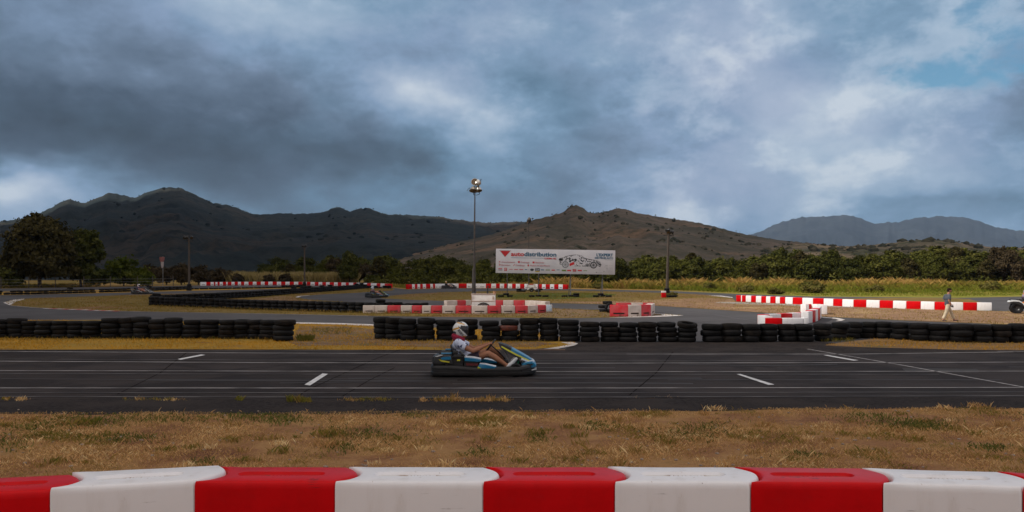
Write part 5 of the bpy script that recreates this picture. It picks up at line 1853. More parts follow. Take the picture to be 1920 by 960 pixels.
# wire fence along the far edge
def fence(name, pxs, pys, hgt, label):
    t = empty(name, G(pxs[0], pys[0]), 0, label, 'fence', 'wire fences beyond the track')
    o0 = t.location.copy()
    ps = []
    for a, c in zip(pxs, pys):
        p = G(a, c) - o0
        ps.append(p)
        m = MB()
        m.tube([p + Vector((0, 0, -.1)), p + Vector((rnd.uniform(-.04, .04), 0, hgt))], .055, 6)
        m.build('post', MAT['wood'], t)
    m = MB()
    for z in (.35, .75, 1.15):
        m.tube([q + Vector((0, 0, min(z, hgt - .1))) for q in ps], .010, 4)
    m.build('wire', MAT['steel'], t)


fence('wire_fence', [-50, 2, 54, 104, 157, 207, 258, 286, 325], [541.5, 540.8, 540.3, 539.6, 539, 538.4, 537.8, 537.4, 537], 1.55, 'wire fence with thin dark posts before the left trees')
fence('wire_fence', [456, 476, 501, 552, 588, 606, 623, 640, 652, 668], [533.2, 533.2, 533, 532.8, 533, 533, 533, 533, 533.2, 533.4], 1.1, 'wire fence with short posts in front of the pale reeds')

# ------------------------------------------------------------------ trailers
def trailer(px0, px1, base, toppx, label, big=True):
    p = G((px0 + px1) / 2, base)
    s = ppm(base)
    W_ = (px1 - px0) / s
    Ht = (base - toppx) / s
    t = empty('generator_trailer', p, 0, label, 'trailer')
    D = W_ * .62
    z0 = Ht * .30
    hw = W_ / 2
    m = MB()
    # body with a leaning hood front
    prof = [(-D / 2, z0), (-D / 2, Ht * .62), (-D / 2 + .10 * D, Ht * .97), (-D / 2 + .16 * D, Ht), (D / 2 - .1 * D, Ht), (D / 2, Ht * .9), (D / 2, z0)]
    m.prism([(q[0], q[1]) for q in prof], -hw, hw, M4=Matrix.Rotation(R(90), 4, 'Z') @ Matrix.Scale(1, 4))
    bd_ = m.build('body', MAT['trailer'], t, smooth=20)
    m = MB()
    m.box((0, -D / 2 - .004, Ht * .615), (W_ * .98, .02, .025))
    m.box((0, -D / 2 + .08 * D, Ht * .985), (W_ * .99, .03, .03))
    m.box((-hw + .015, -D / 2 + .02, Ht * .70), (.03, .05, Ht * .5))
    m.build('rusty_trim', MAT['rust'], bd_)
    m = MB()
    m.box((hw - .09 * W_, -D / 2 + .012, Ht * .78), (.05, .05, Ht * .16))
    m.build('handle', MAT['rust'], bd_)
    m = MB()
    for k in range(7):
        m.box((hw + .006, -D * .12, Ht * (.58 + .045 * k)), (.02, D * .28, Ht * .028))
    m.build('vent', MAT['ad_grey'], bd_)
    m = MB()
    m.box((0, 0, z0 - .05), (W_ * 1.02, D * .8, .09), bev=.01)
    m.tube([(-hw, 0, z0 - .06), (-hw - .55 * W_, 0, z0 - .08)], .04, 6)
    m.build('chassis', MAT['blk_metal'], t)
    for sy in (-1, 1):
        Mx = Matrix.Translation((.02, sy * (D / 2 + .10), Ht * .20)) @ Matrix.Rotation(R(90), 4, 'X')
        w_ = MB()
        r = Ht * .215
        w_.lathe([(r * .55, -.07), (r * .9, -.09), (r, -.06), (r, .06), (r * .9, .09), (r * .55, .07)], 20, M4=Mx, closed=True)
        wo_ = w_.build('wheel', MAT['tyre'], t)
        h_ = MB()
        h_.lathe([(.001, -.04), (r * .3, -.05), (r * .56, -.03), (r * .56, .03), (.001, .04)], 14, M4=Mx)
        h_.build('rim', MAT['steel'], wo_)
        f_ = MB()
        arc = []
        for i in range(9):
            a = R(180 - 22.5 * i)
            arc.append((.02 + r * 1.55 * math.cos(a) * 1.15, Ht * .20 + r * 1.62 * math.sin(a)))
        inn = [(q[0] * .94, q[1] - .03) for q in arc[::-1]]
        f_.prism(arc + inn, sy * (D / 2 + .0), sy * (D / 2 + .24))
        f_.build('fender', MAT['blk'], t)
    if big:
        m = MB()
        m.tube([(.17 * W_, .05, Ht - .02), (.17 * W_, .05, Ht + .16), (.172 * W_, .05, Ht + .17), (.175 * W_, .05, Ht + .42), (.20 * W_, .05, Ht + .47)], [.055, .055, .03, .03, .03], 8)
        m.build('exhaust_pipe', MAT['blk_metal'], t)
        m = MB()
        m.tube([(hw - .06, 0, Ht * .9), (hw - .05, 0, Ht * 1.13)], .09, 8)
        m.build('air_filter', MAT['rust'], t)
        m = MB()
        m.tube([(-hw * .62, -.05, Ht), (-hw * .62, -.05, Ht + .13)], .012, 5)
        m.tube([(-hw * .78, -.05, Ht), (-hw * .78, -.05, Ht + .09)], .012, 5)
        m.build('lifting_eye', MAT['steel'], t)
    return t


trailer(884, 929, 586.5, 550.5, 'white box generator trailer with rusty edges and black mudguard behind red and white blocks')
trailer(988.5, 1004, 547.5, 533.5, 'small white box trailer beneath the billboard, far behind the legs', False)
for i, (dx, kk) in enumerate([(973, 0), (981, 0), (973, 1), (1009, 0), (1013, 1)]):
    ground_tyre(dx, 547.5, ['left flat tyre beside the small far trailer', 'flat tyre against the left of the small far trailer', 'upper tyre left of the small far trailer', 'flat tyre right of the small far trailer', 'upper tyre right of the small far trailer'][i], 'tyres at the small trailer', False, kk)
# ------------------------------------------------------------------ bodies: one continuous surface grown from tapered limbs
def remesh(mb, name, mats, vox, smooth=4, parent=None):
    me = mb.mesh(name + '_src', mats, smooth=0)
    o = bpy.data.objects.new(name + '_src', me)
    COL.objects.link(o)
    r = o.modifiers.new('r', 'REMESH')
    r.mode = 'VOXEL'
    r.voxel_size = vox
    r.use_smooth_shade = True
    if smooth:
        s = o.modifiers.new('s', 'SMOOTH')
        s.factor = .5
        s.iterations = smooth
    dg = bpy.context.evaluated_depsgraph_get()
    dg.update()
    out = bpy.data.meshes.new_from_object(o.evaluated_get(dg))
    bpy.data.objects.remove(o)
    bpy.data.meshes.remove(me)
    out.name = name
    out.materials.clear()
    for mm in (mats if isinstance(mats, list) else [mats]):
        out.materials.append(mm)
    out.polygons.foreach_set('use_smooth', [True] * len(out.polygons))
    return link(name, out, parent)


def limb(m, pts, rad, n=12):
    m.tube(pts, rad, n, round_ends=True)


def hand(m, wrist, d, up, side, grip=True, s=1.0):
    """palm, four curled fingers and a thumb; d: pointing direction, up: back of the hand, side: thumb side"""
    d, up, side = Vector(d).normalized(), Vector(up).normalized(), Vector(side).normalized()
    wv = Vector(wrist)
    pm = wv + d * .055 * s
    rot = Matrix((d, side, up)).transposed()
    m.ball(pm, (.052 * s, .042 * s, .017 * s), 12, 8, rot=rot)
    for k in range(4):
        off = (.030 - .020 * k) * s
        ln = [.070, .078, .073, .058][k] * s
        b0 = wv + d * .090 * s + side * off
        if grip:
            p1 = b0 + d * ln * .40 - up * ln * .10
            p2 = b0 + d * ln * .52 - up * ln * .45
            p3 = b0 + d * ln * .25 - up * ln * .62
        else:
            p1 = b0 + d * ln * .42 - up * ln * .08
            p2 = b0 + d * ln * .72 - up * ln * .30
            p3 = b0 + d * ln * .85 - up * ln * .58
        limb(m, [b0 - d * .03 * s, b0, p1, p2, p3], [.009 * s, .0095 * s, .009 * s, .0085 * s, .007 * s], 8)
    t0 = wv + d * .030 * s + side * .035 * s
    limb(m, [t0, t0 + d * .03 * s + side * .022 * s - up * .008 * s, t0 + d * .062 * s + side * .016 * s - up * .026 * s], [.013 * s, .011 * s, .008 * s], 8)


def helmet(parent, loc, pitch, mats, yaw=0.0, text=False):
    """full-face helmet; mats: shell, visor, trim, dark"""
    a, b_, c = .160, .135, .165
    nu, nv = 72, 52
    vs, fs, mi = [], [], []

    def pos(u, v):
        th, ph = math.pi * v / nv, 2 * math.pi * u / nu
        d = Vector((math.sin(th) * math.cos(ph), math.sin(th) * math.sin(ph), math.cos(th)))
        f = max(0, d.x)
        low = max(0, -d.z)
        k = 1 + .16 * f * min(1, low * 2.2) - .05 * max(0, -d.x) * low
        q = Vector((d.x * a * k, d.y * b_ * (1 - .06 * low), d.z * c))
        q.z = max(q.z, -.145 - .03 * f)
        if d.x > .3 and -.28 < d.z < .42 and abs(d.y) < .8:
            q.x -= .006
        return q, d
    for v in range(nv + 1):
        for u in range(nu):
            vs.append(pos(u, v)[0])
    for v in range(nv):
        for u in range(nu):
            fs.append((v * nu + u, (v + 1) * nu + u, (v + 1) * nu + (u + 1) % nu, v * nu + (u + 1) % nu))
            d = pos(u + .5, v + .5)[1]
            az_ = abs(math.degrees(math.atan2(d.y, d.x)))
            el_ = math.degrees(math.asin(max(-1, min(1, d.z))))
            lo = -30 + az_ * .50
            hi = 40 - max(0, az_ - 40) * .12
            mk = 0
            if az_ < 96 and lo < el_ < hi:
                mk = 1
            elif az_ < 112 and lo - 8 < el_ < lo:
                mk = 3
            elif az_ < 55 and -52 < el_ < -36:
                mk = 2
            elif az_ > 98 and abs(el_ - (14 - (az_ - 98) * .45)) < 6:
                mk = 2
            elif 60 < az_ < 165 and 44 < el_ < 56:
                mk = 2
            elif az_ > 90 and 60 < el_ < 72:
                mk = 3
            elif az_ > 120 and -38 < el_ < -22:
                mk = 3
            mi.append(mk)
    m = MB()
    m.v, m.f, m.mi = [tuple(q) for q in vs], fs, mi
    me = m.mesh('helmet', mats, 60)
    o = link('helmet', me, parent)
    o.location = loc
    o.rotation_euler = (0, pitch, yaw)
    if text:
        t = text_mesh('ROXX', 'lettering', .07, 0, 0, MAT['ad_dark'], xw=.15, bold=.002)
        n = len(t.data.vertices)
        co = np.zeros(n * 3, np.float32)
        t.data.vertices.foreach_get('co', co)
        co = co.reshape(-1, 3)
        an = R(-38)
        x = (co[:, 0] - .075) * math.cos(an) - (co[:, 2]) * math.sin(an) + .008
        z = (co[:, 0] - .075) * math.sin(an) + (co[:, 2]) * math.cos(an) - .068
        yv = -b_ * np.sqrt(np.clip(1 - (x / a) ** 2 - (z / c) ** 2, .02, 1)) - .004 + co[:, 1] * .3
        t.data.vertices.foreach_set('co', np.stack([x, yv, z], 1).astype(np.float32).ravel())
        t.data.update()
        t.location = (0, 0, 0)
        t.parent = o
    return o


def driver(loc, rz, label, mats, vox=.007, text=False, group=None, sc=1.0):
    t = empty('person', loc, rz, label, 'person', group)
    t.scale = (sc, sc, sc)
    sk, sh, so, hel, scarf, shoe = mats
    m = MB()
    # trunk and head
    m.ball((-.375, 0, .30), (.14, .17, .12), 16, 12)
    m.ball((-.43, 0, .44), (.125, .155, .14), 16, 12)
    m.ball((-.49, 0, .57), (.125, .175, .13), 16, 12)
    limb(m, [(-.50, -.15, .625), (-.50, .15, .625)], [.065, .065])
    limb(m, [(-.54, 0, .64), (-.525, 0, .74)], [.06, .055])
    m.ball((-.49, 0, .86), (.095, .075, .115), 14, 10)
    for s in (-1, 1):
        limb(m, [(-.51, s * .19, .62), (-.37, s * .24, .545), (-.228, s * .26, .478)], [.062, .056, .046])
        limb(m, [(-.228, s * .26, .478), (-.12, s * .225, .515), (.035, s * .15, .580)], [.046, .047, .029])
        hand(m, (.035, s * .15, .580), (.85, -s * .25, .38), (-.42, s * .1, .9), (-.1, -s * .95, .1), True)
        kz = .423 if s < 0 else .475
        kx = .0725 if s < 0 else .12
        limb(m, [(-.32, s * .10, .29), (-.12, s * .14, .36), (kx, s * .17, kz)], [.10, .085, .060])
        limb(m, [(kx, s * .17, kz), (kx + .13, s * .168, kz - .075), (.439, s * .16, .187)], [.060, .060, .036])
        limb(m, [(.43, s * .16, .18), (.50, s * .165, .20), (.60, s * .165, .30)], [.040, .038, .028])
    remesh(m, 'body', sk, vox, 3, t)
    # shirt
    m = MB()
    m.ball((-.40, 0, .36), (.152, .18, .13), 16, 12)
    m.ball((-.455, 0, .47), (.150, .178, .14), 16, 12)
    m.ball((-.505, 0, .575), (.142, .192, .125), 16, 12)
    limb(m, [(-.512, -.17, .628), (-.512, .17, .628)], [.088, .088])
    m.ball((-.565, 0, .55), (.085, .15, .12), 14, 10)
    m.ball((-.33, 0, .315), (.12, .15, .07), 14, 10)
    for s in (-1, 1):
        m.tube([(-.525, s * .16, .628), (-.44, s * .215, .585), (-.355, s * .245, .541)], [.090, .088, .086], 14)
        m.ball((-.505, s * .195, .622), .088, 12, 10)
    remesh(m, 'shirt', sh, max(vox, .009), 3, t)
    m = MB()
    m.ball((-.355, 0, .275), (.16, .185, .10), 16, 12)
    for s in (-1, 1):
        m.tube([(-.32, s * .10, .285), (-.18, s * .132, .345), (-.085, s * .15, .38)], [.112, .108, .104], 14)
    remesh(m, 'shorts', so, max(vox, .009), 2, t)
    m = MB()
    for k in range(12):
        a = 2 * math.pi * k / 12
        m.ball((-.525 + .085 * math.cos(a), .085 * math.sin(a), .725 - .035 * math.cos(a)), (.055, .05, .055), 10, 8)
    m.ball((-.60, 0, .75), (.06, .09, .05), 10, 8)
    m.ball((-.47, -.07, .695), (.07, .05, .05), 10, 8)
    m.ball((-.58, -.06, .70), (.06, .06, .045), 10, 8)
    m.ball((-.50, .03, .68), (.09, .09, .04), 10, 8)
    if scarf:
        remesh(m, 'scarf', scarf, max(vox, .009), 2, t)
    helmet(t, (-.478, 0, .880), R(14), hel, text=text)
    for s in (-1, 1):
        m = MB()
        limb(m, [(.455, s * .16, .165), (.53, s * .165, .215), (.625, s * .168, .320)], [.048, .047, .036])
        sho = remesh(m, 'shoe', shoe[0], max(vox, .008), 2, t)
        m = MB()
        limb(m, [(.495, s * .16, .145), (.575, s * .165, .205), (.655, s * .168, .300)], [.026, .026, .022])
        remesh(m, 'sole', shoe[1], max(vox, .008), 1, sho)
    return t


# ------------------------------------------------------------------ kart
def NX(c):
    return c / 625.3 - 1.3


def NZ(c):
    return 1.3094 - c / 625.3


def pod(m, prof, y0, y1, rim=.02, mi=0):
    cx = sum(p[0] for p in prof) / len(prof)
    cz = sum(p[1] for p in prof) / len(prof)
    s = 1 if y1 > y0 else -1
    def ring(k, y):
        return [Vector((cx + (p[0] - cx) * k, y, cz + (p[1] - cz) * k)) for p in prof]
    m.loft([ring(.84, y0), ring(.96, y0 + s * rim * .3), ring(1, y0 + s * rim), ring(1, y1 - s * rim), ring(.96, y1 - s * rim * .3), ring(.84, y1)], mi)


def kart(loc, rz, label, pal, group, sc=1.0):
    A, B_, Yw, Wt = MAT[pal[0]], MAT['blk'], MAT[pal[1]], MAT['kwhite']
    t = empty('go_kart', loc, rz, label, 'go-kart', group)
    t.scale = (sc, sc, sc)
    # wrap-around bumper
    half = [(-1.02, 0), (-1.03, .38), (-1.02, .52), (-.98, .61), (-.90, .655), (-.6, .665), (-.2, .655), (.2, .655), (.50, .645), (.68, .60), (.84, .50), (.95, .36), (1.01, .18)]
    lp = [(x, -y) for x, y in half] + [(1.025, 0)] + [(x, y) for x, y in half[::-1]][:-1]
    P = [Vector((p[0], p[1], 0)) for p in lp]
    n = len(P)
    N_ = []
    for i in range(n):
        tt = (P[(i + 1) % n] - P[i - 1]).normalized()
        N_.append(Vector((tt.y, -tt.x, 0)))
    def ring(ins, z):
        return [Vector((P[i].x - N_[i].x * ins, P[i].y - N_[i].y * ins, z + (.035 if P[i].x < -.55 else (.02 if P[i].x > .8 else 0)) * (1 if z > .12 else 0))) for i in range(n)]
    m = MB()
    m.loft([ring(.03, .028), ring(.006, .045), ring(0, .07), ring(0, .098), ring(.014, .106), ring(.014, .128), ring(0, .136), ring(0, .165), ring(.012, .190), ring(.04, .202), ring(.11, .20), ring(.12, .05)], caps=False)
    m.build('bumper', B_, t, smooth=40)
    # chassis
    m = MB()
    m.box((0.05, 0, .055), (1.5, .62, .02), bev=.005)
    for s in (-1, 1):
        m.tube([(-.85, s * .32, .09), (.3, s * .34, .09), (.75, s * .22, .09)], .016, 8)
        m.tube([(-.30, s * .34, .09), (-.30, s * .55, .10), (.25, s * .55, .10), (.25, s * .34, .09)], .014, 8)
    m.tube([(-.74, -.60, .14), (-.74, .60, .14)], .02, 8)
    m.tube([(.62, -.52, .13), (.62, .52, .13)], .02, 8)
    m.build('chassis', MAT['blk_metal'], t)
    for wx, wr, wy, ww in ((-.74, .140, .50, .20), (.62, .130, .50, .13)):
        for s in (-1, 1):
            Mx = Matrix.Translation((wx, s * wy, wr)) @ Matrix.Rotation(R(90), 4, 'X')
            m = MB()
            m.lathe([(wr * .5, -ww / 2 + .01), (wr * .8, -ww / 2), (wr * .97, -ww / 2 + .03), (wr, -ww / 4), (wr, ww / 4), (wr * .97, ww / 2 - .03), (wr * .8, ww / 2), (wr * .5, ww / 2 - .01)], 22, M4=Mx, closed=True)
            w_ = m.build('wheel', MAT['tyre'], t)
            m = MB()
            m.lathe([(.001, -ww / 2 + .05), (wr * .25, -ww / 2 + .02), (wr * .5, -ww / 2 + .015), (wr * .5, ww / 2 - .015), (wr * .25, ww / 2 - .02), (.001, ww / 2 - .05)], 14, M4=Mx)
            m.build('rim', MAT['steel'], w_)
    # rear covers over the wheels
    for s in (-1, 1):
        m = MB()
        pod(m, [(NX(205), NZ(680)), (NX(203), NZ(640)), (NX(222), NZ(575)), (NX(250), NZ(552)), (NX(380), NZ(545)), (NX(425), NZ(560)), (NX(445), NZ(620)), (NX(450), NZ(670)), (NX(400), NZ(650)), (NX(340), NZ(655)), (NX(300), NZ(690))], s * .63, s * .34, .05)
        cv = m.build('wheel_cover', B_, t, smooth=50)
        m = MB()
        m.prism([(NX(300), NZ(585)), (NX(330), NZ(572)), (NX(420), NZ(566)), (NX(425), NZ(602)), (NX(320), NZ(610))], s * .622, s * .642)
        m.box((-.72, s * .48, .452), (.20, .16, .012))
        m.build('blue_panel', A, cv)
        m = MB()
        m.prism([(NX(276), NZ(602)), (NX(300), NZ(606)), (NX(408), NZ(628)), (NX(404), NZ(640)), (NX(310), NZ(628))], s * .624, s * .645)
        m.build('yellow_stripe', Yw, cv)
        m = MB()
        m.prism([(NX(230), NZ(566)), (NX(300), NZ(548)), (NX(330), NZ(549)), (NX(260), NZ(572))], s * .624, s * .643)
        m.build('white_stripe', Wt, cv)
    m = MB()
    m.box((-.965, 0, .30), (.09, .70, .16), bev=.03)
    m.build('rear_guard', B_, t)
    # engine
    m = MB()
    m.box((-.50, -.46, .25), (.22, .26, .20), bev=.03)
    m.box((-.50, -.46, .38), (.17, .20, .10), bev=.02)
    m.box((-.55, -.43, .46), (.09, .12, .08), bev=.02)
    for k in range(6):
        m.box((-.50, -.46, .29 + k * .02), (.25, .29, .008))
    en = m.build('engine', B_, t)
    m = MB()
    m.tube([(-.40, -.50, .30), (-.34, -.56, .36), (-.40, -.57, .44), (-.46, -.52, .49)], .022, 8)
    m.tube([(-.60, -.55, .26), (-.72, -.57, .24), (-.88, -.50, .27)], .035, 8)
    m.build('exhaust_pipe', MAT['blk_metal'], en)
    m = MB()
    m.box((-.48, -.60, .33), (.06, .012, .03))
    m.build('yellow_label', Yw, en)
    # side covers and side pods
    for s in (-1, 1):
        m = MB()
        pod(m, [(NX(582), NZ(578)), (NX(700), NZ(588)), (NX(778), NZ(604)), (NX(784), NZ(622)), (NX(760), NZ(634)), (NX(585), NZ(624))], s * .62, s * .36, .04)
        sc_ = m.build('side_cover', A, t, smooth=50)
        m = MB()
        m.prism([(NX(582), NZ(570)), (NX(700), NZ(580)), (NX(778), NZ(598)), (NX(778), NZ(606)), (NX(700), NZ(590)), (NX(582), NZ(579))], s * .60, s * .38)
        m.build('white_rim', Wt, sc_)
        m = MB()
        m.prism([(NX(582), NZ(624)), (NX(770), NZ(634)), (NX(745), NZ(652)), (NX(700), NZ(690)), (NX(582), NZ(695))], s * .58, s * .40)
        m.build('side_bracket', B_, sc_)
        m = MB()
        m.prism([(NX(600), NZ(648)), (NX(750), NZ(652)), (NX(745), NZ(680)), (NX(610), NZ(676))], s * .582, s * .598)
        m.build('red_tank', MAT['kred'], sc_)
        m = MB()
        pod(m, [(NX(738), NZ(708)), (NX(742), NZ(690)), (NX(766), NZ(655)), (NX(830), NZ(662)), (NX(965), NZ(692)), (NX(955), NZ(712))], s * .655, s * .40, .04)
        sp = m.build('side_pod', A, t, smooth=50)
        m = MB()
        m.prism([(NX(740), NZ(704)), (NX(748), NZ(684)), (NX(786), NZ(708))], s * .640, s * .662)
        m.build('yellow_wedge', Yw, sp)
        m = MB()
        m.prism([(NX(764), NZ(652)), (NX(830), NZ(658)), (NX(960), NZ(686)), (NX(958), NZ(693)), (NX(830), NZ(667)), (NX(764), NZ(660))], s * .63, s * .42)
        m.build('white_rim', Wt, sp)
    # seat
    m = MB()
    sec = []
    for x, z, wv, hh in [(-.12, .12, .17, .05), (-.25, .10, .18, .08), (-.45, .12, .19, .12), (-.56, .28, .19, .12), (-.63, .45, .18, .08), (-.655, .56, .14, .03)]:
        sec.append([Vector((x, -wv, z + hh)), Vector((x + .0, -wv * .85, z + .02)), Vector((x, -wv * .4, z)), Vector((x, wv * .4, z)), Vector((x, wv * .85, z + .02)), Vector((x, wv, z + hh)),
                    Vector((x - .02, wv + .015, z + hh - .01)), Vector((x - .02, wv * .6, z - .03)), Vector((x - .02, -wv * .6, z - .03)), Vector((x - .02, -wv - .015, z + hh - .01))])
    m.loft(sec)
    m.build('seat', B_, t)
    # front fairing
    tp = [(.272, .632), (.36, .613), (.456, .582), (.54, .535), (.6225, .490), (.75, .42), (.8725, .348), (.95, .29), (.9975, .248)]
    bt = [(.283, .590), (.315, .520), (.40, .455), (.50, .405), (.60, .352), (.72, .305), (.839, .258), (.92, .238), (.975, .232)]
    wd = [.13, .15, .165, .18, .19, .19, .18, .15, .10]
    secs = []
    for (x1, z1), (x0, z0), wv in zip(tp, bt, wd):
        r = []
        for s, ks in ((-1, (0, .30, .52, .86)), (1, (.86, .52, .30, 0))):
            for k in ks:
                r.append(Vector((x0 + (x1 - x0) * k, s * wv * (1.0 - .10 * k), z0 + (z1 - z0) * k)))
            if s < 0:
                r.append(Vector((x1, -wv * .6, z1 - .004)))
                r.append(Vector((x1, 0, z1 + .008)))
                r.append(Vector((x1, wv * .6, z1 - .004)))
        secs.append(r)
    def fm_(i, j):
        if i == 0:
            return 1
        if i >= 7:
            return 3
        k = min(j, 9 - j)
        if k == 1:
            return 2
        if k == 0:
            return 1 if i < 5 else 3
        return 1 if i < 3 else 0
    m = MB()
    m.loft(secs, closed=False, caps=False, mfun=fm_)
    m.build('front_fairing', [A, B_, Yw, Wt], t, smooth=45)
    m = MB()
    for s in (-1, 1):
        m.tube([(.40, s * .10, .46), (.55, s * .14, .10)], .014, 6)
        m.tube([(.75, s * .12, .30), (.80, s * .14, .12)], .014, 6)
    m.build('fairing_stay', MAT['steel'], t)
    # nose
    m = MB()
    pod(m, [(NX(1268), NZ(706)), (NX(1282), NZ(676)), (NX(1310), NZ(656)), (NX(1395), NZ(640)), (NX(1436), NZ(660)), (NX(1452), NZ(690)), (NX(1440), NZ(712)), (NX(1370), NZ(722)), (NX(1290), NZ(718))], -.40, .40, .10)
    ns = m.build('nose', A, t, smooth=50)
    m = MB()
    m.prism([(NX(1275), NZ(690)), (NX(1330), NZ(706)), (NX(1325), NZ(716)), (NX(1280), NZ(708))], -.415, -.39)
    m.prism([(NX(1380), NZ(742)), (NX(1450), NZ(722)), (NX(1450), NZ(736)), (NX(1400), NZ(748))], -.40, .30)
    m.prism([(NX(1340), NZ(646)), (NX(1400), NZ(636)), (NX(1425), NZ(652)), (NX(1360), NZ(660))], -.30, .30)
    m.build('white_mark', Wt, ns)
    m = MB()
    m.prism([(NX(1330), NZ(672)), (NX(1400), NZ(668)), (NX(1404), NZ(682)), (NX(1338), NZ(688))], -.412, -.39)
    m.build('dark_mark', B_, ns)
    # steering
    m = MB()
    u, v = Vector((.63, 0, .776)), Vector((0, 1, 0))
    c0 = Vector((.122, 0, .575))
    k1 = 24
    m.tube([c0 + (u * math.cos(2 * math.pi * i / k1) + v * math.sin(2 * math.pi * i / k1)) * .135 for i in range(k1 + 1)], .015, 8, caps=False)
    for a in (90, 210, 330):
        m.tube([c0, c0 + (u * math.cos(R(a)) + v * math.sin(R(a))) * .13], .010, 6)
    sw = m.build('steering_wheel', B_, t)
    m = MB()
    m.tube([c0, (.30, 0, .42), (.55, 0, .13)], .013, 8)
    m.build('steering_column', MAT['blk_metal'], t)
    m = MB()
    for s in (-1, 1):
        m.tube([(.66, s * .17, .09), (.66, s * .17, .24), (.68, s * .13, .26)], .012, 6)
    m.build('pedal', MAT['green'], t)
    m = MB()
    m.tube([(.42, -.33, .09), (.60, -.45, .14), (.64, -.45, .22)], .014, 6)
    m.tube([(.38, .1, .30), (.46, .05, .20), (.60, .12, .12)], .016, 6)
    m.box((.44, 0, .25), (.10, .12, .07), bev=.01)
    m.build('linkage', MAT['blk_metal'], t)
    return t


kb = G(907, 709.0)
KL = Vector((-.5425, kb.y + .65, .008))
kart(KL, 0, 'black and blue go-kart with yellow stripes passing in front of the middle tyre wall', ('blue', 'yellow'), 'go-karts on the track')
HM = [MAT['hwhite'], MAT['visor'], MAT['gold'], MAT['ad_dark']]
driver(KL, 0, 'person in patterned pale shirt, white and gold helmet and crimson scarf steering the nearest kart', (MAT['skin'], MAT['shirt'], MAT['shorts'], HM, MAT['scarf'], (MAT['kwhite'], MAT['blk'])), .006, True, 'kart drivers')
HM2 = [MAT['kwhite'], MAT['visor'], MAT['blue'], MAT['blue']]
K2 = G(705.5, 558.6)
K2.y += .6
K2.z = zg(K2.y) + .02
s2 = 31 / 2.05 / ppm(558.6) * 1.22
kart(K2, R(36), 'blue and black go-kart rounding the hairpin in the middle distance', ('blue', 'yellow'), 'go-karts on the track', .98)
TEE_D = M('dark_pink_shirt', L(.20, .10, .12), .85, L(.08, .06, .08), 8)
driver(K2, R(36), 'person in blue and white helmet and dark shirt driving the hairpin kart', (MAT['skin_fair'], TEE_D, MAT['shorts'], HM2, None, (MAT['shoe'], MAT['blk'])), .02, False, 'kart drivers', .98)
HM3 = [MAT['hwhite'], MAT['visor'], MAT['kred'], MAT['kred']]
K3 = G(263, 551.8)
K3.y += .6
K3.z = zg(K3.y) + .02
kart(K3, R(-8), 'black go-kart on the far left road before the outer tyre wall', ('blk', 'kwhite'), 'go-karts on the track', .98)
TEE_N = M('navy_shirt', L(.03, .035, .075), .85, L(.05, .05, .1), 8)
driver(K3, R(-8), 'person in white helmet, red scarf and navy shirt driving the left kart', (MAT['skin_fair'], TEE_N, MAT['kred'], HM3, MAT['kred'], (MAT['shoe'], MAT['blk'])), .02, False, 'kart drivers', .98)
HM4 = [MAT['gold'], MAT['visor'], MAT['kwhite'], MAT['ad_dark']]
K4 = G(842, 541.5)
K4.y += .6
K4.z = zg(K4.y) + .02
kart(K4, R(24), 'farthest go-kart, small and dark, before the far middle barrier', ('blk', 'blk'), 'go-karts on the track', .95)
TEE_B = M('black_shirt', L(.02, .02, .022), .85, L(.04, .04, .045), 8)
driver(K4, R(24), 'person in yellowish helmet and black clothes driving the farthest kart', (MAT['skin'], TEE_B, TEE_B, HM4, None, (MAT['shoe'], MAT['blk'])), .02, False, 'kart drivers', .95)

# ------------------------------------------------------------------ the man walking at the right
wp = G(1779, 602.4)
W = empty('person', wp, 0, 'person in slate T-shirt and beige trousers walking past the long barrier, looking down', 'person')
W.scale = (.985, .985, .985)
m = MB()
# pelvis to head; he walks to the right (+X), his right side is nearest (-Y)
m.ball((-.045, 0, .80), (.115, .155, .12), 16, 12)
m.ball((-.05, 0, .95), (.105, .145, .15), 16, 12)
m.ball((-.055, 0, 1.12), (.115, .17, .15), 16, 12)
limb(m, [(-.06, -.15, 1.235), (-.06, .15, 1.235)], [.062, .062])
limb(m, [(-.045, 0, 1.25), (.005, 0, 1.40)], [.058, .052])
m.ball((.035, 0, 1.50), (.095, .073, .105), 18, 14)
m.ball((.055, 0, 1.452), (.070, .058, .062), 14, 10)      # jaw
m.ball((.128, 0, 1.485), (.016, .014, .022), 10, 8)        # nose
m.ball((.112, 0, 1.452), (.014, .026, .010), 10, 8)        # lips
m.ball((.112, 0, 1.520), (.018, .05, .010), 10, 8)         # brow
for s in (-1, 1):
    m.ball((.02, s * .075, 1.49), (.020, .010, .030), 8, 6)  # ears
# near (right) arm hanging slightly forward; far arm swinging back
limb(m, [(-.07, -.195, 1.225), (-.10, -.225, 1.13), (-.125, -.235, 1.01)], [.056, .050, .040])
limb(m, [(-.125, -.235, 1.01), (-.07, -.235, .91), (-.005, -.22, .805)], [.040, .042, .027])
hand(m, (-.005, -.22, .805), (.45, .05, -.9), (-.2, -.95, -.1), (.9, 0, .45), True)
limb(m, [(-.07, .195, 1.225), (-.08, .225, 1.12), (-.06, .235, .99)], [.056, .050, .040])
limb(m, [(-.06, .235, .99), (.03, .235, .90), (.13, .22, .83)], [.040, .042, .027])
hand(m, (.13, .22, .83), (.7, .0, -.7), (.2, .95, .1), (.7, 0, .7), False)
legs = [(-1, (-.06, -.09, .78), (-.175, -.09, .44), (-.325, -.095, .105)), (1, (-.03, .09, .78), (.135, .09, .46), (.295, .09, .10))]
for s, hp, kn, an in legs:
    limb(m, [hp, Vector(hp).lerp(Vector(kn), .5), kn], [.095, .082, .058])
    limb(m, [kn, Vector(kn).lerp(Vector(an), .35) + Vector((-.012, 0, 0)), an], [.058, .056, .036])
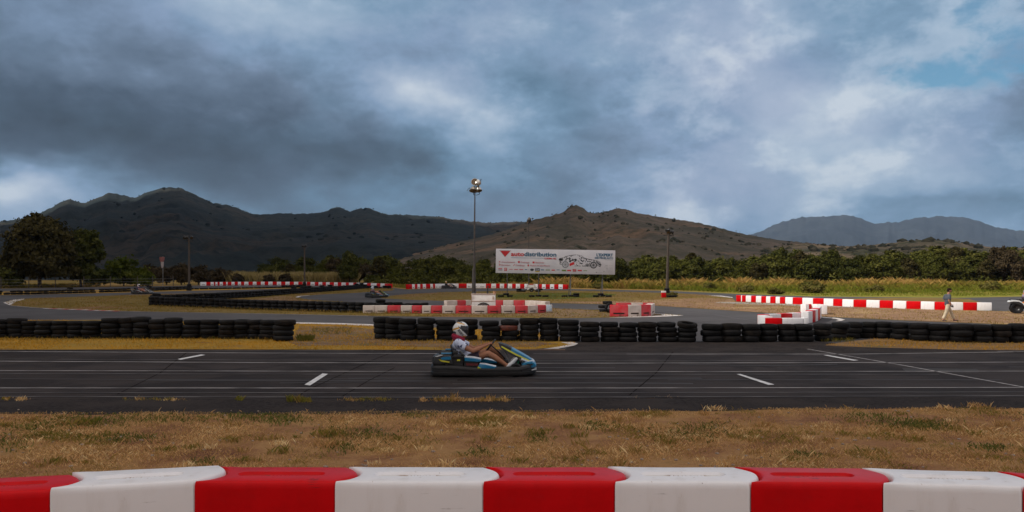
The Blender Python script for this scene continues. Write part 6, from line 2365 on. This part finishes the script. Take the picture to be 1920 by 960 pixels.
limb(m, [(-.33, -.095, .09), (-.27, -.098, .04), (-.17, -.10, .022)], [.040, .034, .022])
limb(m, [(.285, .09, .075), (.36, .092, .055), (.47, .094, .060)], [.040, .034, .024])
remesh(m, 'body', MAT['skin_fair'], .006, 2, W)
m = MB()
m.ball((.020, 0, 1.535), (.105, .082, .085), 18, 14)
m.ball((-.03, 0, 1.50), (.065, .076, .075), 14, 10)
m.ball((.075, 0, 1.575), (.05, .06, .035), 12, 8)
remesh(m, 'hair', MAT['hair'], .008, 1, W)
m = MB()
m.ball((.078, 0, 1.432), (.052, .054, .035), 14, 10)
remesh(m, 'beard', MAT['hair'], .006, 2, W)
m = MB()
for s in (-1, 1):
    m.ball((.117, s * .03, 1.505), (.010, .014, .009), 10, 8)
m.build('eyes', MAT['ad_dark'], W)
m = MB()
m.tube([(-.045, 0, .80), (-.048, 0, .90)], [.150, .152], 18)
m.ball((-.055, 0, .97), (.128, .165, .17), 18, 14)
m.ball((-.055, 0, 1.12), (.135, .185, .15), 18, 14)
limb(m, [(-.06, -.16, 1.238), (-.06, .16, 1.238)], [.080, .080])
for s in (-1, 1):
    m.ball((-.066, s * .185, 1.232), .078, 12, 10)
    m.tube([(-.065, s * .16, 1.235), (-.085, s * .21, 1.15), (-.098, s * .228, 1.055)], [.080, .080, .078], 14)
remesh(m, 'tshirt', MAT['tee_grey'], .008, 3, W)
m = MB()
m.ball((-.045, 0, .80), (.128, .165, .095), 18, 14)
for s, hp, kn, an in legs:
    hp, kn, an = Vector(hp), Vector(kn), Vector(an)
    m.tube([hp + Vector((0, 0, .02)), hp.lerp(kn, .5), kn, kn.lerp(an, .5), an + Vector((0, 0, .02))], [.112, .100, .080, .076, .068], 14)
remesh(m, 'trousers', MAT['chino'], .008, 2, W)
m = MB()
limb(m, [(-.335, -.095, .055), (-.27, -.098, .036), (-.16, -.10, .024)], [.034, .036, .026])
remesh(m, 'shoe', MAT['shoe'], .007, 1, W)
m = MB()
limb(m, [(.295, .09, .040), (.37, .092, .032), (.49, .094, .050)], [.034, .036, .026])
remesh(m, 'shoe', MAT['shoe'], .007, 1, W)
# the thing in his hand
m = MB()
m.box((.0, 0, 0), (.13, .07, .055), rot=Matrix.Rotation(R(25), 3, 'Y'), bev=.012)
m.tube([(.03, 0, .03), (.06, 0, .07), (.0, 0, .085), (-.04, 0, .05)], .010, 6)
ob = m.build('gloves', MAT['blk'], None, wp + Vector((.035, -.225, .715)))
tag(ob, 'small black and white item held in the walking person\'s right hand', 'gloves')
m = MB()
m.box((.0, -.003, .03), (.10, .06, .02), rot=Matrix.Rotation(R(25), 3, 'Y'), bev=.006)
m.build('white_cuff', MAT['kwhite'], ob)

# ------------------------------------------------------------------ quad bike cut by the right edge, and its rider
qp = G(1907, 588.4)
q = empty('quad_bike', qp, R(-26), 'white quad bike with chunky black tyres, cut by the right picture edge', 'quad bike')
for wx in (0, 1.24):
    for s in (-1, 1):
        Mx = Matrix.Translation((wx, s * .38 + .38, .32)) @ Matrix.Rotation(R(90), 4, 'X')
        m = MB()
        m.lathe([(.14, -.08), (.18, -.11), (.28, -.12), (.315, -.09), (.325, -.03), (.325, .03), (.315, .09), (.28, .12), (.18, .11), (.14, .08)], 32, M4=Mx, closed=True, rmod=lambda i, j: (-.014 if (j // 2) % 2 and 2 < i < 7 else 0))
        w_ = m.build('wheel', MAT['tyre'], q)
        m = MB()
        m.lathe([(.001, -.05), (.05, -.07), (.06, -.03), (.13, -.06), (.145, -.08), (.145, .08), (.13, .06), (.06, .03), (.001, .05)], 16, M4=Mx)
        m.build('rim', MAT['blk_metal'], w_)
for wx, flip in ((0, 1), (1.24, -1)):
    m = MB()
    pr = [(-.40, .66), (-.36, .74), (-.20, .78), (.10, .76), (.30, .62), (.42, .42), (.36, .44), (.25, .60), (.08, .70), (-.18, .71), (-.34, .67)]
    pr = [(wx + p[0] * flip, p[1]) for p in pr]
    m.prism(pr, -.14, .90)
    m.build('mudguard', MAT['kwhite'], q)
    m = MB()
    pr = [(-.38, .63), (-.18, .69), (.08, .68), (.25, .58), (.36, .42), (.30, .40), (.2, .5), (-.1, .6), (-.3, .58)]
    m.prism([(wx + p[0] * flip, p[1]) for p in pr], -.12, .88)
    m.build('wheel_arch', MAT['blk'], q)
    m = MB()
    for yy in (-.05, .15, .38, .61, .81):
        m.tube([(wx - .36 * flip, yy, .84), (wx + .05 * flip, yy, .84)], .013, 6)
    for xx in (-.36, .05):
        m.tube([(wx + xx * flip, -.05, .84), (wx + xx * flip, .81, .84)], .013, 6)
        m.tube([(wx + xx * flip * .9, .15, .84), (wx + xx * flip * .8, .15, .74)], .013, 6)
        m.tube([(wx + xx * flip * .9, .61, .84), (wx + xx * flip * .8, .61, .74)], .013, 6)
    m.build('rack', MAT['blk_metal'], q)
m = MB()
m.box((.62, .38, .45), (.95, .30, .30), bev=.05)
m.box((.62, .38, .30), (1.1, .40, .06), bev=.02)
m.build('engine_body', MAT['blk'], q)
m = MB()
pod(m, [(.10, .74), (.30, .70), (.62, .72), (.72, .82), (.60, .86), (.30, .82), (.12, .85)], .24, .52, .03)
m.build('seat', MAT['blk'], q)
m = MB()
pod(m, [(.68, .70), (.95, .70), (1.0, .84), (.86, .92), (.70, .84)], .20, .56, .04)
m.build('tank', MAT['kwhite'], q)
m = MB()
m.tube([(.98, .38, .70), (.92, .38, .98)], .025, 8)
m.tube([(.84, .02, 1.04), (.92, .2, .99), (.92, .56, .99), (.84, .74, 1.04)], .016, 8)
m.build('handlebar', MAT['blk_metal'], q)
m = MB()
m.prism([(.22, .66), (.40, .52), (.46, .56), (.30, .70)], -.145, -.125)
m.build('orange_mark', M('orange_mark', L(.6, .18, .02), .5, L(.5, .14, .02), 8), q)
rd = empty('person', qp + Vector((-.08, 0, 0)), R(-26), 'person sitting on the white quad bike at the right picture edge, mostly cut off', 'person')
m = MB()
m.ball((.48, .38, .93), (.14, .17, .12), 14, 10)
m.ball((.50, .38, 1.10), (.12, .16, .16), 14, 10)
m.ball((.54, .38, 1.27), (.12, .19, .14), 14, 10)
limb(m, [(.56, .22, 1.36), (.56, .54, 1.36)], [.065, .065])
limb(m, [(.58, .38, 1.36), (.62, .38, 1.48)], [.058, .054])
m.ball((.66, .38, 1.58), (.10, .078, .125), 16, 12)
m.ball((.765, .38, 1.57), (.018, .016, .024), 8, 6)
for s in (-1, 1):
    yv = .38 + s * .21
    limb(m, [(.56, yv, 1.34), (.66, yv + s * .05, 1.20), (.72, yv + s * .06, 1.12)], [.058, .05, .042])
    limb(m, [(.72, yv + s * .06, 1.12), (.85, yv + s * .08, 1.05)], [.042, .03])
    hand(m, (.80, yv + s * .08, 1.06), (1, 0, -.1), (.1, 0, 1), (0, -s, 0), True)
    limb(m, [(.48, .38 + s * .12, .90), (.88, .38 + s * .24, .84)], [.095, .06])
    limb(m, [(.88, .38 + s * .24, .84), (.72, .38 + s * .27, .38)], [.06, .04])
    limb(m, [(.70, .38 + s * .27, .37), (.90, .38 + s * .27, .36)], [.045, .035])
remesh(m, 'body', MAT['skin'], .010, 2, rd)
m = MB()
m.ball((.49, .38, 1.02), (.145, .175, .14), 14, 10)
m.ball((.54, .38, 1.25), (.135, .20, .15), 14, 10)
limb(m, [(.56, .20, 1.36), (.56, .56, 1.36)], [.075, .075])
remesh(m, 'shirt', M('mauve_shirt', L(.22, .17, .24), .9, L(.3, .24, .32), 8), .012, 2, rd)
m = MB()
m.ball((.64, .38, 1.62), (.115, .09, .10), 14, 10)
remesh(m, 'hair', MAT['hair'], .012, 1, rd)
m = MB()
m.ball((.47, .38, .92), (.15, .18, .11), 14, 10)
for s in (-1, 1):
    limb(m, [(.48, .38 + s * .12, .90), (.88, .38 + s * .24, .84), (.73, .38 + s * .27, .42)], [.105, .07, .055])
remesh(m, 'trousers', MAT['shorts'], .012, 2, rd)
